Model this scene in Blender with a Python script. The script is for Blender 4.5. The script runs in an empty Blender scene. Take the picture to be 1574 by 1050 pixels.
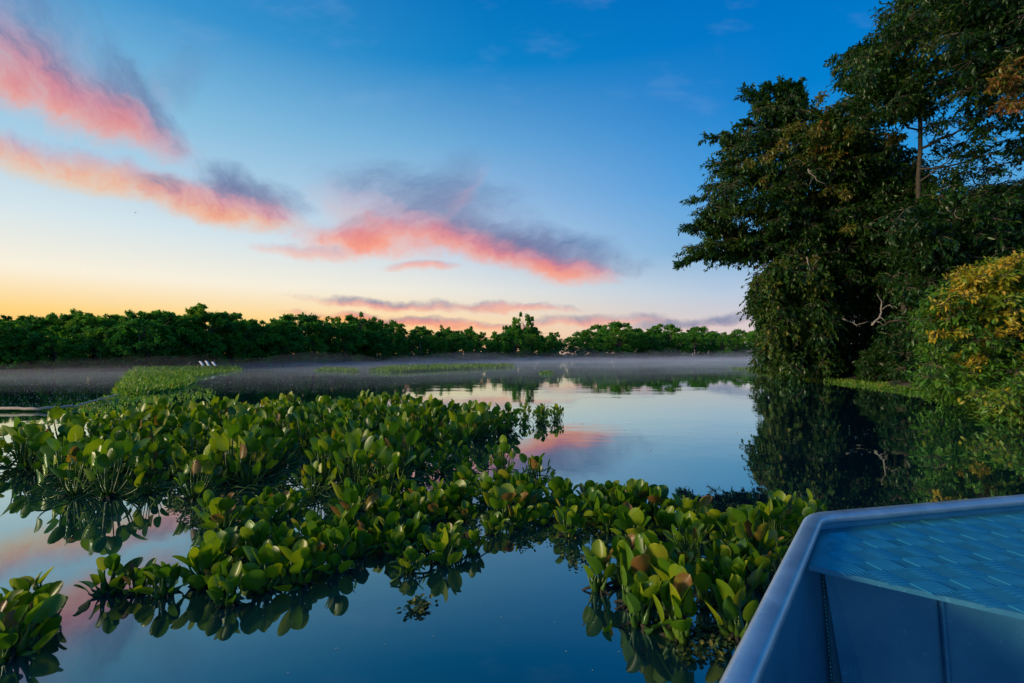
import bpy, math, random
import numpy as np
from mathutils import Vector, Matrix, noise as mnoise

random.seed(7)
rng = np.random.default_rng(7)
S = bpy.context.scene
COL = S.collection
PI = math.pi

# ------------------------------------------------------------------ camera
F_PX, CX, CY, HOR = 700.0, 787.0, 525.0, 545.0
CAM_Z = 1.1
PITCH = math.atan((HOR - CY) / F_PX)
cam_d = bpy.data.cameras.new("camera")
cam = bpy.data.objects.new("camera", cam_d)
COL.objects.link(cam)
cam.location = (0, 0, CAM_Z)
cam.rotation_euler = (PI / 2 + PITCH, 0, 0)
cam_d.sensor_width = 36
cam_d.lens = F_PX / 1574 * 36
cam_d.clip_start = 0.05
cam_d.clip_end = 5000
S.camera = cam
S.render.resolution_x, S.render.resolution_y = 1024, 683


def direction(px, py):
    dx, dy = (px - CX) / F_PX, (CY - py) / F_PX
    c, s = math.cos(PITCH), math.sin(PITCH)
    return Vector((dx, c - dy * s, s + dy * c))


def at(px, py, Y):
    d = direction(px, py)
    return Vector((0, 0, CAM_Z)) + d * (Y / d.y)


def water_at(px, py, z=0.0):
    d = direction(px, py)
    return Vector((0, 0, CAM_Z)) + d * ((z - CAM_Z) / d.z)


def lin(r, g, b):
    f = lambda c: (c / 255 / 12.92) if c <= 10 else ((c / 255 + .055) / 1.055) ** 2.4
    return (f(r), f(g), f(b), 1.0)


# ------------------------------------------------------------------ world
W = bpy.data.worlds.new("World")
S.world = W
W.use_nodes = True
nt = W.node_tree
nt.nodes.clear()
LK = nt.links.new


def N(kind, **kw):
    n = nt.nodes.new(kind)
    for k, v in kw.items():
        setattr(n, k, v)
    return n


def put(sock, v):
    if isinstance(v, bpy.types.NodeSocket):
        LK(v, sock)
    else:
        sock.default_value = v


def M(op, a, b=0.0, c=0.0, clamp=False):
    n = N("ShaderNodeMath", operation=op)
    n.use_clamp = clamp
    put(n.inputs[0], a); put(n.inputs[1], b)
    if op in ("MULTIPLY_ADD", "SMOOTH_MIN", "COMPARE"):
        put(n.inputs[2], c)
    return n.outputs[0]


def smooth(v, lo, hi, a=0.0, b=1.0):
    n = N("ShaderNodeMapRange", interpolation_type="SMOOTHSTEP")
    put(n.inputs[0], v)
    for i, x in zip((1, 2, 3, 4), (lo, hi, a, b)):
        n.inputs[i].default_value = x
    return n.outputs[0]


def mixc(f, a, b):
    n = N("ShaderNodeMix", data_type="RGBA")
    put(n.inputs[0], f); put(n.inputs[6], a); put(n.inputs[7], b)
    return n.outputs[2]


def ramp(f, stops, interp="LINEAR"):
    n = N("ShaderNodeValToRGB")
    n.color_ramp.interpolation = interp
    e = n.color_ramp.elements
    while len(e) < len(stops):
        e.new(0.5)
    for el, (p, c) in zip(e, stops):
        el.position = p
        el.color = c
    put(n.inputs[0], f)
    return n.outputs[0]


def comb(x, y, z=0.0):
    n = N("ShaderNodeCombineXYZ")
    put(n.inputs[0], x); put(n.inputs[1], y); put(n.inputs[2], z)
    return n.outputs[0]


tc = N("ShaderNodeTexCoord")
sep = N("ShaderNodeSeparateXYZ")
LK(tc.outputs["Generated"], sep.inputs[0])
gx, gy, gz = sep.outputs
elev = M("MULTIPLY", M("ARCSINE", M("MAXIMUM", gz, 0.0)), 1 / (PI / 2))      # 0..1 = 0..90 deg
hlen = M("SQRT", M("ADD", M("ADD", M("MULTIPLY", gx, gx), M("MULTIPLY", gy, gy)), 1e-5))
AZ0 = math.radians(-62)                                                     # where the sun is about to rise
cosaz = M("DIVIDE", M("ADD", M("MULTIPLY", gx, math.sin(AZ0)), M("MULTIPLY", gy, math.cos(AZ0))), hlen)
warm = ramp(elev, [(0.0, lin(255, 178, 58)), (4 / 90, lin(255, 214, 132)), (7.5 / 90, lin(250, 241, 220)),
                   (12.5 / 90, lin(214, 230, 236)), (18 / 90, lin(172, 208, 231)), (24 / 90, lin(130, 188, 222)), (32 / 90, lin(58, 148, 206)),
                   (44 / 90, lin(8, 112, 184)), (1.0, lin(0, 88, 150))])
midc = ramp(elev, [(0.0, lin(255, 190, 120)), (4 / 90, lin(255, 220, 170)), (8 / 90, lin(236, 234, 224)),
                   (13 / 90, lin(196, 214, 234)), (20 / 90, lin(152, 188, 222)), (25 / 90, lin(112, 172, 217)), (33 / 90, lin(16, 132, 200)),
                   (40 / 90, lin(0, 114, 188)), (1.0, lin(0, 88, 150))])
cool = ramp(elev, [(0.0, lin(214, 196, 200)), (3 / 90, lin(216, 202, 206)), (7 / 90, lin(178, 200, 224)),
                   (12 / 90, lin(100, 168, 216)), (19 / 90, lin(44, 150, 220)), (27 / 90, lin(0, 126, 206)),
                   (40 / 90, lin(0, 106, 188)), (1.0, lin(0, 88, 150))])
anti = ramp(elev, [(0.0, lin(96, 130, 165)), (6 / 90, lin(104, 136, 178)), (14 / 90, lin(54, 132, 190)), (30 / 90, lin(2, 108, 184)), (1.0, lin(0, 88, 150))])
f3 = smooth(cosaz, math.cos(math.radians(160)), math.cos(math.radians(112)))
cool = mixc(f3, anti, cool)
f1 = smooth(cosaz, math.cos(math.radians(62)), 1.0)
f2 = smooth(cosaz, math.cos(math.radians(98)), math.cos(math.radians(42)))
sky = mixc(f2, cool, midc)
sky = mixc(f1, sky, warm)

# clouds, laid out on directions of the real sky (u = x/y, v = z/y)
ysafe = M("MAXIMUM", gy, 0.05)
U0 = M("DIVIDE", gx, ysafe)
V0 = M("DIVIDE", M("ABSOLUTE", gz), ysafe)
front = smooth(gy, 0.1, 0.3)


def wnoise(vec, scale, detail=3.0, rough=0.5):
    n = N("ShaderNodeTexNoise")
    LK(vec, n.inputs["Vector"])
    n.inputs["Scale"].default_value = scale
    n.inputs["Detail"].default_value = detail
    n.inputs["Roughness"].default_value = rough
    return n


w1 = wnoise(comb(U0, V0), 3.2, 2.0)
w2 = wnoise(comb(U0, M("MULTIPLY", V0, 1.6)), 12.0, 3.0, 0.6)
s1, s2 = N("ShaderNodeSeparateXYZ"), N("ShaderNodeSeparateXYZ")
LK(w1.outputs["Color"], s1.inputs[0]); LK(w2.outputs["Color"], s2.inputs[0])


def warp(base, i, k1, k2):
    a = M("MULTIPLY_ADD", M("SUBTRACT", s1.outputs[i], 0.5), k1, base)
    return M("MULTIPLY_ADD", M("SUBTRACT", s2.outputs[i], 0.5), k2, a)


Uw, Vw = warp(U0, 0, 0.10, 0.045), warp(V0, 1, 0.07, 0.04)


def cloud(px, py, a, bt, bb, ang, dens, warmth, grey=0.0, shear=0.0, soft=0.5, seed=0.0, fib=1.0):
    """one lens of cloud: a = half length, bt / bb = half height above / below its axis, all in photo pixels"""
    global sky
    d = direction(px, py)
    u0, v0 = d.x / d.y, d.z / d.y
    th = math.radians(-ang)
    du, dv = M("SUBTRACT", Uw, u0), M("SUBTRACT", Vw, v0)
    s = M("MULTIPLY_ADD", dv, math.sin(th), M("MULTIPLY", du, math.cos(th)))
    t = M("MULTIPLY_ADD", dv, math.cos(th), M("MULTIPLY", du, -math.sin(th)))
    a, bt, bb = a / F_PX, bt / F_PX, bb / F_PX
    sa = M("DIVIDE", s, a)
    sa = M("MULTIPLY_ADD", M("MAXIMUM", t, 0.0), -shear / a, sa)
    up = M("GREATER_THAN", t, 0.0)
    inv = M("MULTIPLY_ADD", up, 1 / bt - 1 / bb, 1 / bb)
    ta = M("MULTIPLY", t, inv)
    r2 = M("ADD", M("MULTIPLY", sa, sa), M("MULTIPLY", ta, ta))
    # fibres, drawn out along the sheared direction
    fx = M("MULTIPLY_ADD", M("MULTIPLY", sa, a), 1.0, seed)
    fb = wnoise(comb(M("MULTIPLY", fx, 8.5), M("MULTIPLY", t, 9.0), seed), 1.0, 7.0, 0.66)
    fb = fb.outputs["Fac"]
    body = M("MULTIPLY_ADD", M("SUBTRACT", fb, 0.5), 1.7 * fib, M("SUBTRACT", 1.0, r2))
    m = smooth(body, -0.05, soft + 0.75)
    edge = smooth(r2, 1.9, 0.8)
    m = M("MULTIPLY", M("MULTIPLY", m, edge), dens)
    m = M("MULTIPLY", m, front)
    g = M("MULTIPLY_ADD", M("SUBTRACT", fb, 0.5), 0.9, M("MULTIPLY_ADD", ta, 0.42, 0.42 + grey), clamp=True)
    c_lo = [lin(254, 148, 112), lin(255, 158, 84)][warmth >= 1] if warmth > 0 else lin(226, 160, 168)
    colr = ramp(g, [(0.0, lin(255, 178, 150) if warmth < 1 else lin(255, 190, 120)), (0.22, c_lo),
                    (0.48, lin(214, 128, 142)), (0.68, lin(122, 118, 158)), (1.0, lin(84, 108, 156))])
    sky = mixc(m, sky, colr)


# px, py, a, bt, bb, angle, density, warmth, grey, shear
cloud(40, 20, 300, 130, 90, 40, 0.55, 0.5, 0.22, -1.2, 1.0, 1.3)
cloud(75, 140, 290, 105, 60, 24, 0.97, 0.5, -0.06, -1.4, 0.7, 2.1)
cloud(225, 190, 100, 95, 56, 36, 0.88, 0.5, 0.12, -1.1, 0.8, 3.7)
cloud(280, 130, 60, 90, 40, 60, 0.30, 0.5, 0.3, -0.6, 1.0, 21.7)
cloud(110, 258, 290, 40, 40, 15, 0.80, 1, -0.30, -0.5, 0.9, 4.4)
cloud(345, 322, 170, 48, 34, 9, 0.98, 1, -0.02, -0.9, 0.6, 5.2)
cloud(390, 298, 115, 42, 26, 15, 0.88, 0.5, 0.34, -1.0, 0.7, 6.1)
cloud(645, 316, 190, 78, 40, 17, 0.80, 0.5, 0.34, 1.2, 0.8, 7.9)
cloud(575, 370, 150, 38, 30, 6, 0.95, 0.5, -0.14, 0.9, 0.6, 8.3)
cloud(730, 374, 200, 42, 30, 14, 0.97, 0.5, 0.02, 1.1, 0.6, 9.6)
cloud(850, 382, 160, 42, 22, 13, 0.88, 0.5, 0.36, 1.2, 0.7, 10.4)
cloud(865, 410, 90, 24, 28, 6, 0.95, 0.5, -0.08, 0.7, 0.6, 11.5)
cloud(700, 300, 90, 60, 30, -55, 0.45, 0.0, 0.3, 0.3, 0.9, 22.5)
cloud(655, 410, 62, 11, 11, -3, 0.75, 0.5, -0.15, 0.0, 0.6, 12.2)
cloud(480, 385, 110, 12, 12, 3, 0.55, 0.5, -0.2, 0.0, 0.8, 23.2)
cloud(600, 464, 170, 12, 13, 4, 0.90, 0.5, 0.16, 0.0, 0.6, 13.6)
cloud(785, 470, 110, 11, 10, 2, 0.85, 0.5, 0.06, 0.0, 0.6, 14.3)
cloud(545, 488, 130, 12, 12, 3, 0.97, 1, -0.1, 0.0, 0.6, 15.8)
cloud(690, 497, 150, 10, 10, 3, 0.85, 0.5, 0.0, 0.0, 0.6, 16.4)
cloud(905, 493, 140, 15, 13, -3, 0.75, 0.5, 0.1, 0.0, 0.6, 17.2)
cloud(1090, 496, 150, 15, 12, -3, 0.85, 0.0, 0.5, 0.0, 0.6, 18.7)
cloud(545, 330, 100, 40, 34, 24, 0.35, 0.5, -0.15, 0.0, 0.9, 19.7)

# thin high veils, pale lilac
vn = wnoise(comb(M("MULTIPLY", U0, 1.5), M("MULTIPLY", V0, 3.2), 4.0), 2.6, 4.0, 0.62)
veil = M("MULTIPLY", smooth(vn.outputs["Fac"], 0.55, 0.8), 0.14)
sky = mixc(M("MULTIPLY", veil, smooth(elev, 0.0, 0.1)), sky, lin(150, 178, 226))

bg = N("ShaderNodeBackground")
LK(sky, bg.inputs[0])
bg.inputs[1].default_value = 1.0
wo = N("ShaderNodeOutputWorld")
LK(bg.outputs[0], wo.inputs[0])

# ------------------------------------------------------------------ sun: low, warm, soft, from the left
sun_d = bpy.data.lights.new("sun", "SUN")
sun = bpy.data.objects.new("sun", sun_d)
COL.objects.link(sun)
sun_d.energy = 3.3
sun_d.angle = math.radians(12)
sun_d.color = (1.0, 0.80, 0.50)
SAZ, SEL = math.radians(-112), math.radians(13)
sd = Vector((math.sin(SAZ) * math.cos(SEL), math.cos(SAZ) * math.cos(SEL), math.sin(SEL)))
sun.rotation_euler = sd.to_track_quat("Z", "Y").to_euler()
sun.location = (-20, -4, 12)

S.view_settings.view_transform = "Standard"
S.view_settings.look = "None"
S.view_settings.exposure = 0
S.view_settings.gamma = 1
S.view_settings.use_curve_mapping = False
S.cycles.max_bounces = 7
S.cycles.diffuse_bounces = 2
S.cycles.glossy_bounces = 3
S.cycles.transmission_bounces = 3
S.cycles.volume_bounces = 1
S.cycles.transparent_max_bounces = 8
S.cycles.use_denoising = True


# ------------------------------------------------------------------ helpers
def tag(o, label=None, cat=None, group=None, kind=None):
    if label: o["label"] = label
    if cat: o["category"] = cat
    if group: o["group"] = group
    if kind: o["kind"] = kind
    return o


def link(name, data, parent=None, loc=(0, 0, 0)):
    o = bpy.data.objects.new(name, data)
    COL.objects.link(o)
    o.location = loc
    if parent is not None:
        o.parent = parent
    return o


def empty(name, loc=(0, 0, 0), rz=0.0):
    o = link(name, None, None, loc)
    o.empty_display_size = 0.1
    o.rotation_euler = (0, 0, rz)
    return o


def make_mesh(name, V, faces, mats, tint=None, smooth_=False, mat_idx=None):
    """faces: (n,3) or (n,4) array or a list of such arrays"""
    me = bpy.data.meshes.new(name)
    if not isinstance(faces, list):
        faces = [faces]
    faces = [np.asarray(f, dtype=np.int32) for f in faces if len(f)]
    V = np.asarray(V, dtype=np.float32)
    loops = np.concatenate([f.ravel() for f in faces])
    sizes = np.concatenate([np.full(len(f), f.shape[1], np.int32) for f in faces])
    starts = np.concatenate([[0], np.cumsum(sizes)[:-1]]).astype(np.int32)
    me.vertices.add(len(V))
    me.vertices.foreach_set("co", V.ravel())
    me.loops.add(len(loops))
    me.loops.foreach_set("vertex_index", loops)
    me.polygons.add(len(sizes))
    me.polygons.foreach_set("loop_start", starts)
    if mat_idx is not None:
        me.polygons.foreach_set("material_index", np.asarray(mat_idx, np.int32))
    if smooth_:
        me.polygons.foreach_set("use_smooth", np.ones(len(sizes), bool))
    for m in (mats if isinstance(mats, (list, tuple)) else [mats]):
        me.materials.append(m)
    if tint is not None:
        a = me.attributes.new("tint", "FLOAT", "POINT")
        a.data.foreach_set("value", np.asarray(tint, np.float32))
    me.update(calc_edges=True)
    me.validate()
    return me


def norm(a):
    return a / np.maximum(np.linalg.norm(a, axis=-1, keepdims=True), 1e-9)


class Geo:
    """collects numpy geometry, split by material slot"""
    def __init__(s):
        s.V, s.Q, s.T, s.tint, s.n = [], [], [], [], 0
        s.qm, s.tm = [], []

    def add(s, V, Q=None, T=None, tint=0.5, m=0):
        V = np.asarray(V, float)
        if Q is not None and len(Q):
            s.Q.append(np.asarray(Q) + s.n); s.qm.append(np.full(len(Q), m))
        if T is not None and len(T):
            s.T.append(np.asarray(T) + s.n); s.tm.append(np.full(len(T), m))
        s.V.append(V)
        s.tint.append(np.broadcast_to(tint, (len(V),)).astype(float))
        s.n += len(V)

    def mesh(s, name, mats, smooth_=False):
        f, mi = [], []
        if s.Q:
            f.append(np.concatenate(s.Q)); mi.append(np.concatenate(s.qm))
        if s.T:
            f.append(np.concatenate(s.T)); mi.append(np.concatenate(s.tm))
        return make_mesh(name, np.concatenate(s.V), f, mats, np.concatenate(s.tint), smooth_, np.concatenate(mi))


def tube(g, pts, radii, sides=5, m=0, tint=0.5):
    P = np.array([list(p) for p in pts], float)
    R = np.broadcast_to(np.asarray(radii, float), (len(P),))
    T = norm(np.gradient(P, axis=0))
    ref = np.array([0.13, 0.31, 0.94]) if abs(T[:, 2]).mean() < 0.8 else np.array([0.94, 0.2, 0.1])
    A = norm(np.cross(T, ref)); B = np.cross(T, A)
    ang = np.arange(sides) * 2 * PI / sides
    V = P[:, None] + R[:, None, None] * (np.cos(ang)[None, :, None] * A[:, None] + np.sin(ang)[None, :, None] * B[:, None])
    V = V.reshape(-1, 3)
    n = len(P)
    i, j = np.meshgrid(np.arange(n - 1), np.arange(sides), indexing="ij")
    j2 = (j + 1) % sides
    Q = np.stack([i * sides + j, i * sides + j2, (i + 1) * sides + j2, (i + 1) * sides + j], -1).reshape(-1, 4)
    nv = len(V)
    V = np.vstack([V, P[0], P[-1]])
    jj = np.arange(sides)
    T3 = np.concatenate([np.stack([np.full(sides, nv), (jj + 1) % sides, jj], -1),
                         np.stack([np.full(sides, nv + 1), (n - 1) * sides + jj, (n - 1) * sides + (jj + 1) % sides], -1)])
    g.add(V, Q, T3, tint, m)


def bezier(p0, p1, p2, n=8):
    t = np.linspace(0, 1, n)[:, None]
    p0, p1, p2 = (np.array(list(p), float) for p in (p0, p1, p2))
    return (1 - t) ** 2 * p0 + 2 * t * (1 - t) * p1 + t * t * p2


def wiggle(pts, amp, r=rng):
    P = np.array(pts, float)
    P[1:-1] += r.normal(0, amp, (len(P) - 2, 3))
    return P


def leaves(g, P, D, U, L, Wd, tint, fine=False, fold=0.25, m=0):
    """vectorised leaves: position, direction, up-ish vector, length, width"""
    n = len(P)
    D = norm(D)
    X = norm(np.cross(D, U))
    Nn = np.cross(X, D)
    L = np.broadcast_to(L, (n,))[:, None]; Wd = np.broadcast_to(Wd, (n,))[:, None]
    if fine:
        rows = [(0, 0, 0), (.28, -.42, fold), (.28, .42, fold), (.68, -.36, fold * .6), (.68, .36, fold * .6), (1, 0, -.12), (.30, 0, 0), (.68, 0, 0)]
        V = np.stack([P + D * L * a + X * Wd * b + Nn * Wd * c for a, b, c in rows], 1)
        base = (np.arange(n) * 8)[:, None]
        Q = np.concatenate([base + np.array(q) for q in ([1, 6, 7, 3], [6, 2, 4, 7])])
        T = np.concatenate([base + np.array(q) for q in ([0, 6, 1], [0, 2, 6], [3, 7, 5], [7, 4, 5])])
        g.add(V.reshape(-1, 3), Q, T, np.repeat(tint, 8), m)
    else:
        rows = [(0, 0, 0), (.42, -.5, fold), (1, 0, 0), (.42, .5, fold)]
        V = np.stack([P + D * L * a + X * Wd * b + Nn * Wd * c for a, b, c in rows], 1)
        base = (np.arange(n) * 4)[:, None]
        T = np.concatenate([base + np.array(q) for q in ([0, 2, 1], [0, 3, 2])])
        g.add(V.reshape(-1, 3), None, T, np.repeat(tint, 4), m)


def sprays(g, C, R, flat, nt_, nl, L, Wd, droop, tintc, fine=False, out=None, twig_m=1, tube_every=1, tint_sd=0.12, r=rng):
    """leafy twigs bursting from clump centres C (n,3); R radius; nl leaves along each of nt_ twigs"""
    C = np.asarray(C, float); n = len(C)
    R = np.broadcast_to(R, (n,))
    d = norm(r.normal(size=(n, nt_, 3)))
    if out is not None:
        d = norm(d + np.asarray(out)[:, None] * 0.7)
    d[..., 2] *= flat
    d[..., 2] -= droop * 0.4
    ln = R[:, None] * r.uniform(.55, 1.15, (n, nt_))
    a = C[:, None] + d * ln[..., None] * 0.1
    b = C[:, None] + d * ln[..., None]
    b[..., 2] -= droop * ln * 0.35
    mid = (a + b) / 2 + r.normal(0, .05, (n, nt_, 3)) * ln[..., None]
    mid[..., 2] += 0.10 * ln
    t = (np.arange(nl) + r.uniform(0, 1, (n, nt_, nl))) / nl
    t = 0.2 + 0.8 * t
    tt = t[..., None]
    P = (1 - tt) ** 2 * a[:, :, None] + 2 * tt * (1 - tt) * mid[:, :, None] + tt ** 2 * b[:, :, None]
    tw = norm(b - a)
    side = norm(r.normal(size=P.shape))
    D = norm(tw[:, :, None] * 0.55 + side * 0.75 + np.array([0, 0, -1.0]) * (0.25 + droop * .4))
    Up = norm(np.array([0, 0, 1.0]) + r.normal(0, .45, P.shape))
    tc_ = np.clip(np.broadcast_to(tintc, (n,))[:, None, None] + r.normal(0, tint_sd, P.shape[:3]), 0, 1)
    k = P.reshape(-1, 3).shape[0]
    ll = L * r.uniform(.6, 1.25, k)
    leaves(g, P.reshape(-1, 3), D.reshape(-1, 3), Up.reshape(-1, 3), ll, ll * Wd / L, tc_.ravel(), fine)
    # twigs: thin three-sided spikes
    A, B, Mi = (x.reshape(-1, 3)[::tube_every] for x in (a, b, mid))
    rad = 0.012 * (L / 0.15)
    o1 = norm(np.cross(B - A, r.normal(size=A.shape))); o2 = norm(np.cross(B - A, o1))
    Vt = np.stack([A + o1 * rad, A - o1 * rad * .5 + o2 * rad * .8, A - o1 * rad * .5 - o2 * rad * .8,
                   Mi + o1 * rad * .7, Mi - o1 * rad * .35 + o2 * rad * .6, Mi - o1 * rad * .35 - o2 * rad * .6, B], 1)
    base = (np.arange(len(A)) * 7)[:, None]
    Q = np.concatenate([base + np.array(q) for q in ([0, 1, 4, 3], [1, 2, 5, 4], [2, 0, 3, 5])])
    T = np.concatenate([base + np.array(q) for q in ([3, 4, 6], [4, 5, 6], [5, 3, 6])])
    g.add(Vt.reshape(-1, 3), Q, T, 0.5, twig_m)


def in_poly(x, y, poly):
    c = False
    j = len(poly) - 1
    for i in range(len(poly)):
        xi, yi = poly[i]; xj, yj = poly[j]
        if (yi > y) != (yj > y) and x < (xj - xi) * (y - yi) / (yj - yi) + xi:
            c = not c
        j = i
    return c


def rand_in_poly(poly, n, r=random):
    xs = [p[0] for p in poly]; ys = [p[1] for p in poly]
    out = []
    while len(out) < n:
        x, y = r.uniform(min(xs), max(xs)), r.uniform(min(ys), max(ys))
        if in_poly(x, y, poly):
            out.append((x, y))
    return out


# ------------------------------------------------------------------ materials
def mat(name):
    m = bpy.data.materials.new(name)
    m.use_nodes = True
    m.node_tree.nodes.clear()
    return m, m.node_tree


class NT:
    def __init__(s, tree): s.t = tree
    def n(s, kind, **kw):
        n = s.t.nodes.new(kind)
        for k, v in kw.items():
            setattr(n, k, v)
        return n
    def l(s, a, b): s.t.links.new(a, b)
    def ramp(s, src, stops):
        n = s.n("ShaderNodeValToRGB")
        e = n.color_ramp.elements
        while len(e) < len(stops):
            e.new(.5)
        for el, (p, c) in zip(e, stops):
            el.position = p
            el.color = tuple(c) + ((1,) if len(c) == 3 else ())
        s.l(src, n.inputs[0])
        return n.outputs[0]
    def noise(s, scale, detail=3, rough=.5, vec=None, **kw):
        n = s.n("ShaderNodeTexNoise")
        n.inputs["Scale"].default_value = scale
        n.inputs["Detail"].default_value = detail
        n.inputs["Roughness"].default_value = rough
        if vec is not None: s.l(vec, n.inputs["Vector"])
        return n
    def math(s, op, a, b=0.0, clamp=False):
        n = s.n("ShaderNodeMath", operation=op); n.use_clamp = clamp
        for i, v in enumerate((a, b)):
            if isinstance(v, bpy.types.NodeSocket): s.l(v, n.inputs[i])
            else: n.inputs[i].default_value = v
        return n.outputs[0]


def leaf_mat(name, stops, rough=.42, trans=.35, spec=.5, use_random=0.0, mottled=0.0):
    m, t = mat(name); T = NT(t)
    at_ = T.n("ShaderNodeAttribute", attribute_name="tint")
    src = at_.outputs["Fac"]
    if use_random:
        oi = T.n("ShaderNodeObjectInfo")
        src = T.math("ADD", src, T.math("MULTIPLY", T.math("SUBTRACT", oi.outputs["Random"], .5), use_random), clamp=True)
    if mottled:
        tcn = T.n("ShaderNodeTexCoord")
        nz = T.noise(18, 3, .6, tcn.outputs["Object"])
        src = T.math("ADD", src, T.math("MULTIPLY", T.math("SUBTRACT", nz.outputs["Fac"], .5), mottled), clamp=True)
    c = T.ramp(src, stops)
    p = T.n("ShaderNodeBsdfPrincipled")
    T.l(c, p.inputs["Base Color"])
    p.inputs["Roughness"].default_value = rough
    p.inputs["Specular IOR Level"].default_value = spec
    tr = T.n("ShaderNodeBsdfTranslucent")
    br = T.n("ShaderNodeMix", data_type="RGBA", blend_type="MULTIPLY")
    br.inputs[0].default_value = 1
    T.l(c, br.inputs[6]); br.inputs[7].default_value = (1.5, 1.6, .7, 1)
    T.l(br.outputs[2], tr.inputs[0])
    mx = T.n("ShaderNodeMixShader"); mx.inputs[0].default_value = trans
    T.l(p.outputs[0], mx.inputs[1]); T.l(tr.outputs[0], mx.inputs[2])
    o = T.n("ShaderNodeOutputMaterial")
    T.l(mx.outputs[0], o.inputs[0])
    return m


def simple_mat(name, c1, c2, scale=6, rough=.8, bump=.3, metallic=0.0, coords="Object", detail=5, dist=.02):
    m, t = mat(name); T = NT(t)
    tcn = T.n("ShaderNodeTexCoord")
    nz = T.noise(scale, detail, .6, tcn.outputs[coords])
    c = T.ramp(nz.outputs["Fac"], [(.3, c1), (.7, c2)])
    p = T.n("ShaderNodeBsdfPrincipled")
    T.l(c, p.inputs["Base Color"])
    p.inputs["Roughness"].default_value = rough
    p.inputs["Metallic"].default_value = metallic
    if bump:
        b = T.n("ShaderNodeBump"); b.inputs["Strength"].default_value = bump; b.inputs["Distance"].default_value = dist
        T.l(nz.outputs["Fac"], b.inputs["Height"]); T.l(b.outputs[0], p.inputs["Normal"])
    o = T.n("ShaderNodeOutputMaterial"); T.l(p.outputs[0], o.inputs[0])
    return m


M_bark = simple_mat("bark", (.05, .038, .026), (.16, .12, .08), 9, .9, .6)
M_darkbark = simple_mat("dark_bark", (.022, .018, .013), (.07, .055, .038), 9, .9, .6)
M_pale = simple_mat("dead_wood", (.15, .12, .09), (.32, .27, .21), 14, .8, .4)
M_mud = simple_mat("bank_mud", (.035, .026, .016), (.10, .07, .045), 1.3, .95, .6)
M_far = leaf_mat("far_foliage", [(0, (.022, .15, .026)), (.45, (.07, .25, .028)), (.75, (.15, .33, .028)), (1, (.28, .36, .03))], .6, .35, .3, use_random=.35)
M_tree = leaf_mat("tree_foliage", [(0, (.008, .034, .006)), (.5, (.026, .085, .010)), (.8, (.12, .17, .02)), (.93, (.26, .17, .03)), (1, (.32, .12, .04))], .4, .35, .5)  # low stops darkened to paint the shade inside the crowns
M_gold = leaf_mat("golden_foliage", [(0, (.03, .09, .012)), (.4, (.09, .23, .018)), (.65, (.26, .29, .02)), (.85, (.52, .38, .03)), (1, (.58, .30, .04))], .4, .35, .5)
M_hy = leaf_mat("hyacinth_leaf", [(0, (.025, .085, .008)), (.4, (.088, .19, .007)), (.8, (.27, .31, .010)), (.93, (.28, .26, .02)), (1, (.22, .10, .03))], .36, .35, .5, use_random=.6, mottled=.35)
M_hystem = leaf_mat("hyacinth_stalk", [(0, (.03, .09, .010)), (1, (.11, .19, .02))], .35, .2, .5, use_random=.5)
M_root = simple_mat("shaded_root", (.012, .012, .008), (.05, .04, .022), 40, .9, .5)
M_grass = leaf_mat("water_grass", [(0, (.05, .13, .012)), (.5, (.13, .26, .02)), (.85, (.26, .32, .04)), (1, (.34, .24, .05))], .45, .4, .4)
M_weed = leaf_mat("floating_weed", [(0, (.02, .04, .01)), (.6, (.06, .10, .015)), (.85, (.15, .13, .02)), (1, (.30, .24, .05))], .55, .15, .4)
M_white = simple_mat("weathered_board", (.55, .53, .52), (.8, .78, .76), 3, .7, .2)
M_speck = simple_mat("floating_specks", (.6, .5, .35), (.8, .72, .6), 3, .6, 0)
M_bird = simple_mat("feather", (.02, .02, .02), (.05, .045, .04), 20, .7, 0)


def water_mat():
    m, t = mat("river_water"); T = NT(t)
    geo = T.n("ShaderNodeNewGeometry")
    mp = T.n("ShaderNodeMapping"); mp.inputs["Scale"].default_value = (0.55, 1.0, 1)
    T.l(geo.outputs["Position"], mp.inputs[0])
    big = T.noise(0.9, 3, .55, mp.outputs[0])
    small = T.noise(5.5, 3, .55, mp.outputs[0])
    # wind patches: where the surface is a little rougher
    patch = T.noise(0.11, 2, .5, mp.outputs[0])
    pr = T.n("ShaderNodeMapRange"); pr.inputs[1].default_value = .42; pr.inputs[2].default_value = .68
    pr.inputs[3].default_value = .25; pr.inputs[4].default_value = 1.0
    T.l(patch.outputs["Fac"], pr.inputs[0])
    h = T.math("ADD", T.math("MULTIPLY", big.outputs["Fac"], .022), T.math("MULTIPLY", small.outputs["Fac"], .0022))
    h = T.math("MULTIPLY", h, pr.outputs[0])
    b = T.n("ShaderNodeBump"); b.inputs["Strength"].default_value = 1; b.inputs["Distance"].default_value = .38
    T.l(h, b.inputs["Height"])
    lw = T.n("ShaderNodeLayerWeight"); lw.inputs["Blend"].default_value = .5
    T.l(b.outputs[0], lw.inputs["Normal"])
    f = T.math("ADD", T.math("MULTIPLY", T.math("POWER", lw.outputs["Facing"], 1.9), .90), .06, clamp=True)
    gl = T.n("ShaderNodeBsdfGlossy"); gl.inputs["Roughness"].default_value = .015
    gl.inputs["Color"].default_value = (.80, .96, .95, 1)
    T.l(b.outputs[0], gl.inputs["Normal"])
    df = T.n("ShaderNodeBsdfDiffuse"); df.inputs["Color"].default_value = (.001, .020, .030, 1)
    mx = T.n("ShaderNodeMixShader")
    T.l(f, mx.inputs[0]); T.l(df.outputs[0], mx.inputs[1]); T.l(gl.outputs[0], mx.inputs[2])
    o = T.n("ShaderNodeOutputMaterial"); T.l(mx.outputs[0], o.inputs[0])
    return m


M_water = water_mat()


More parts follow.
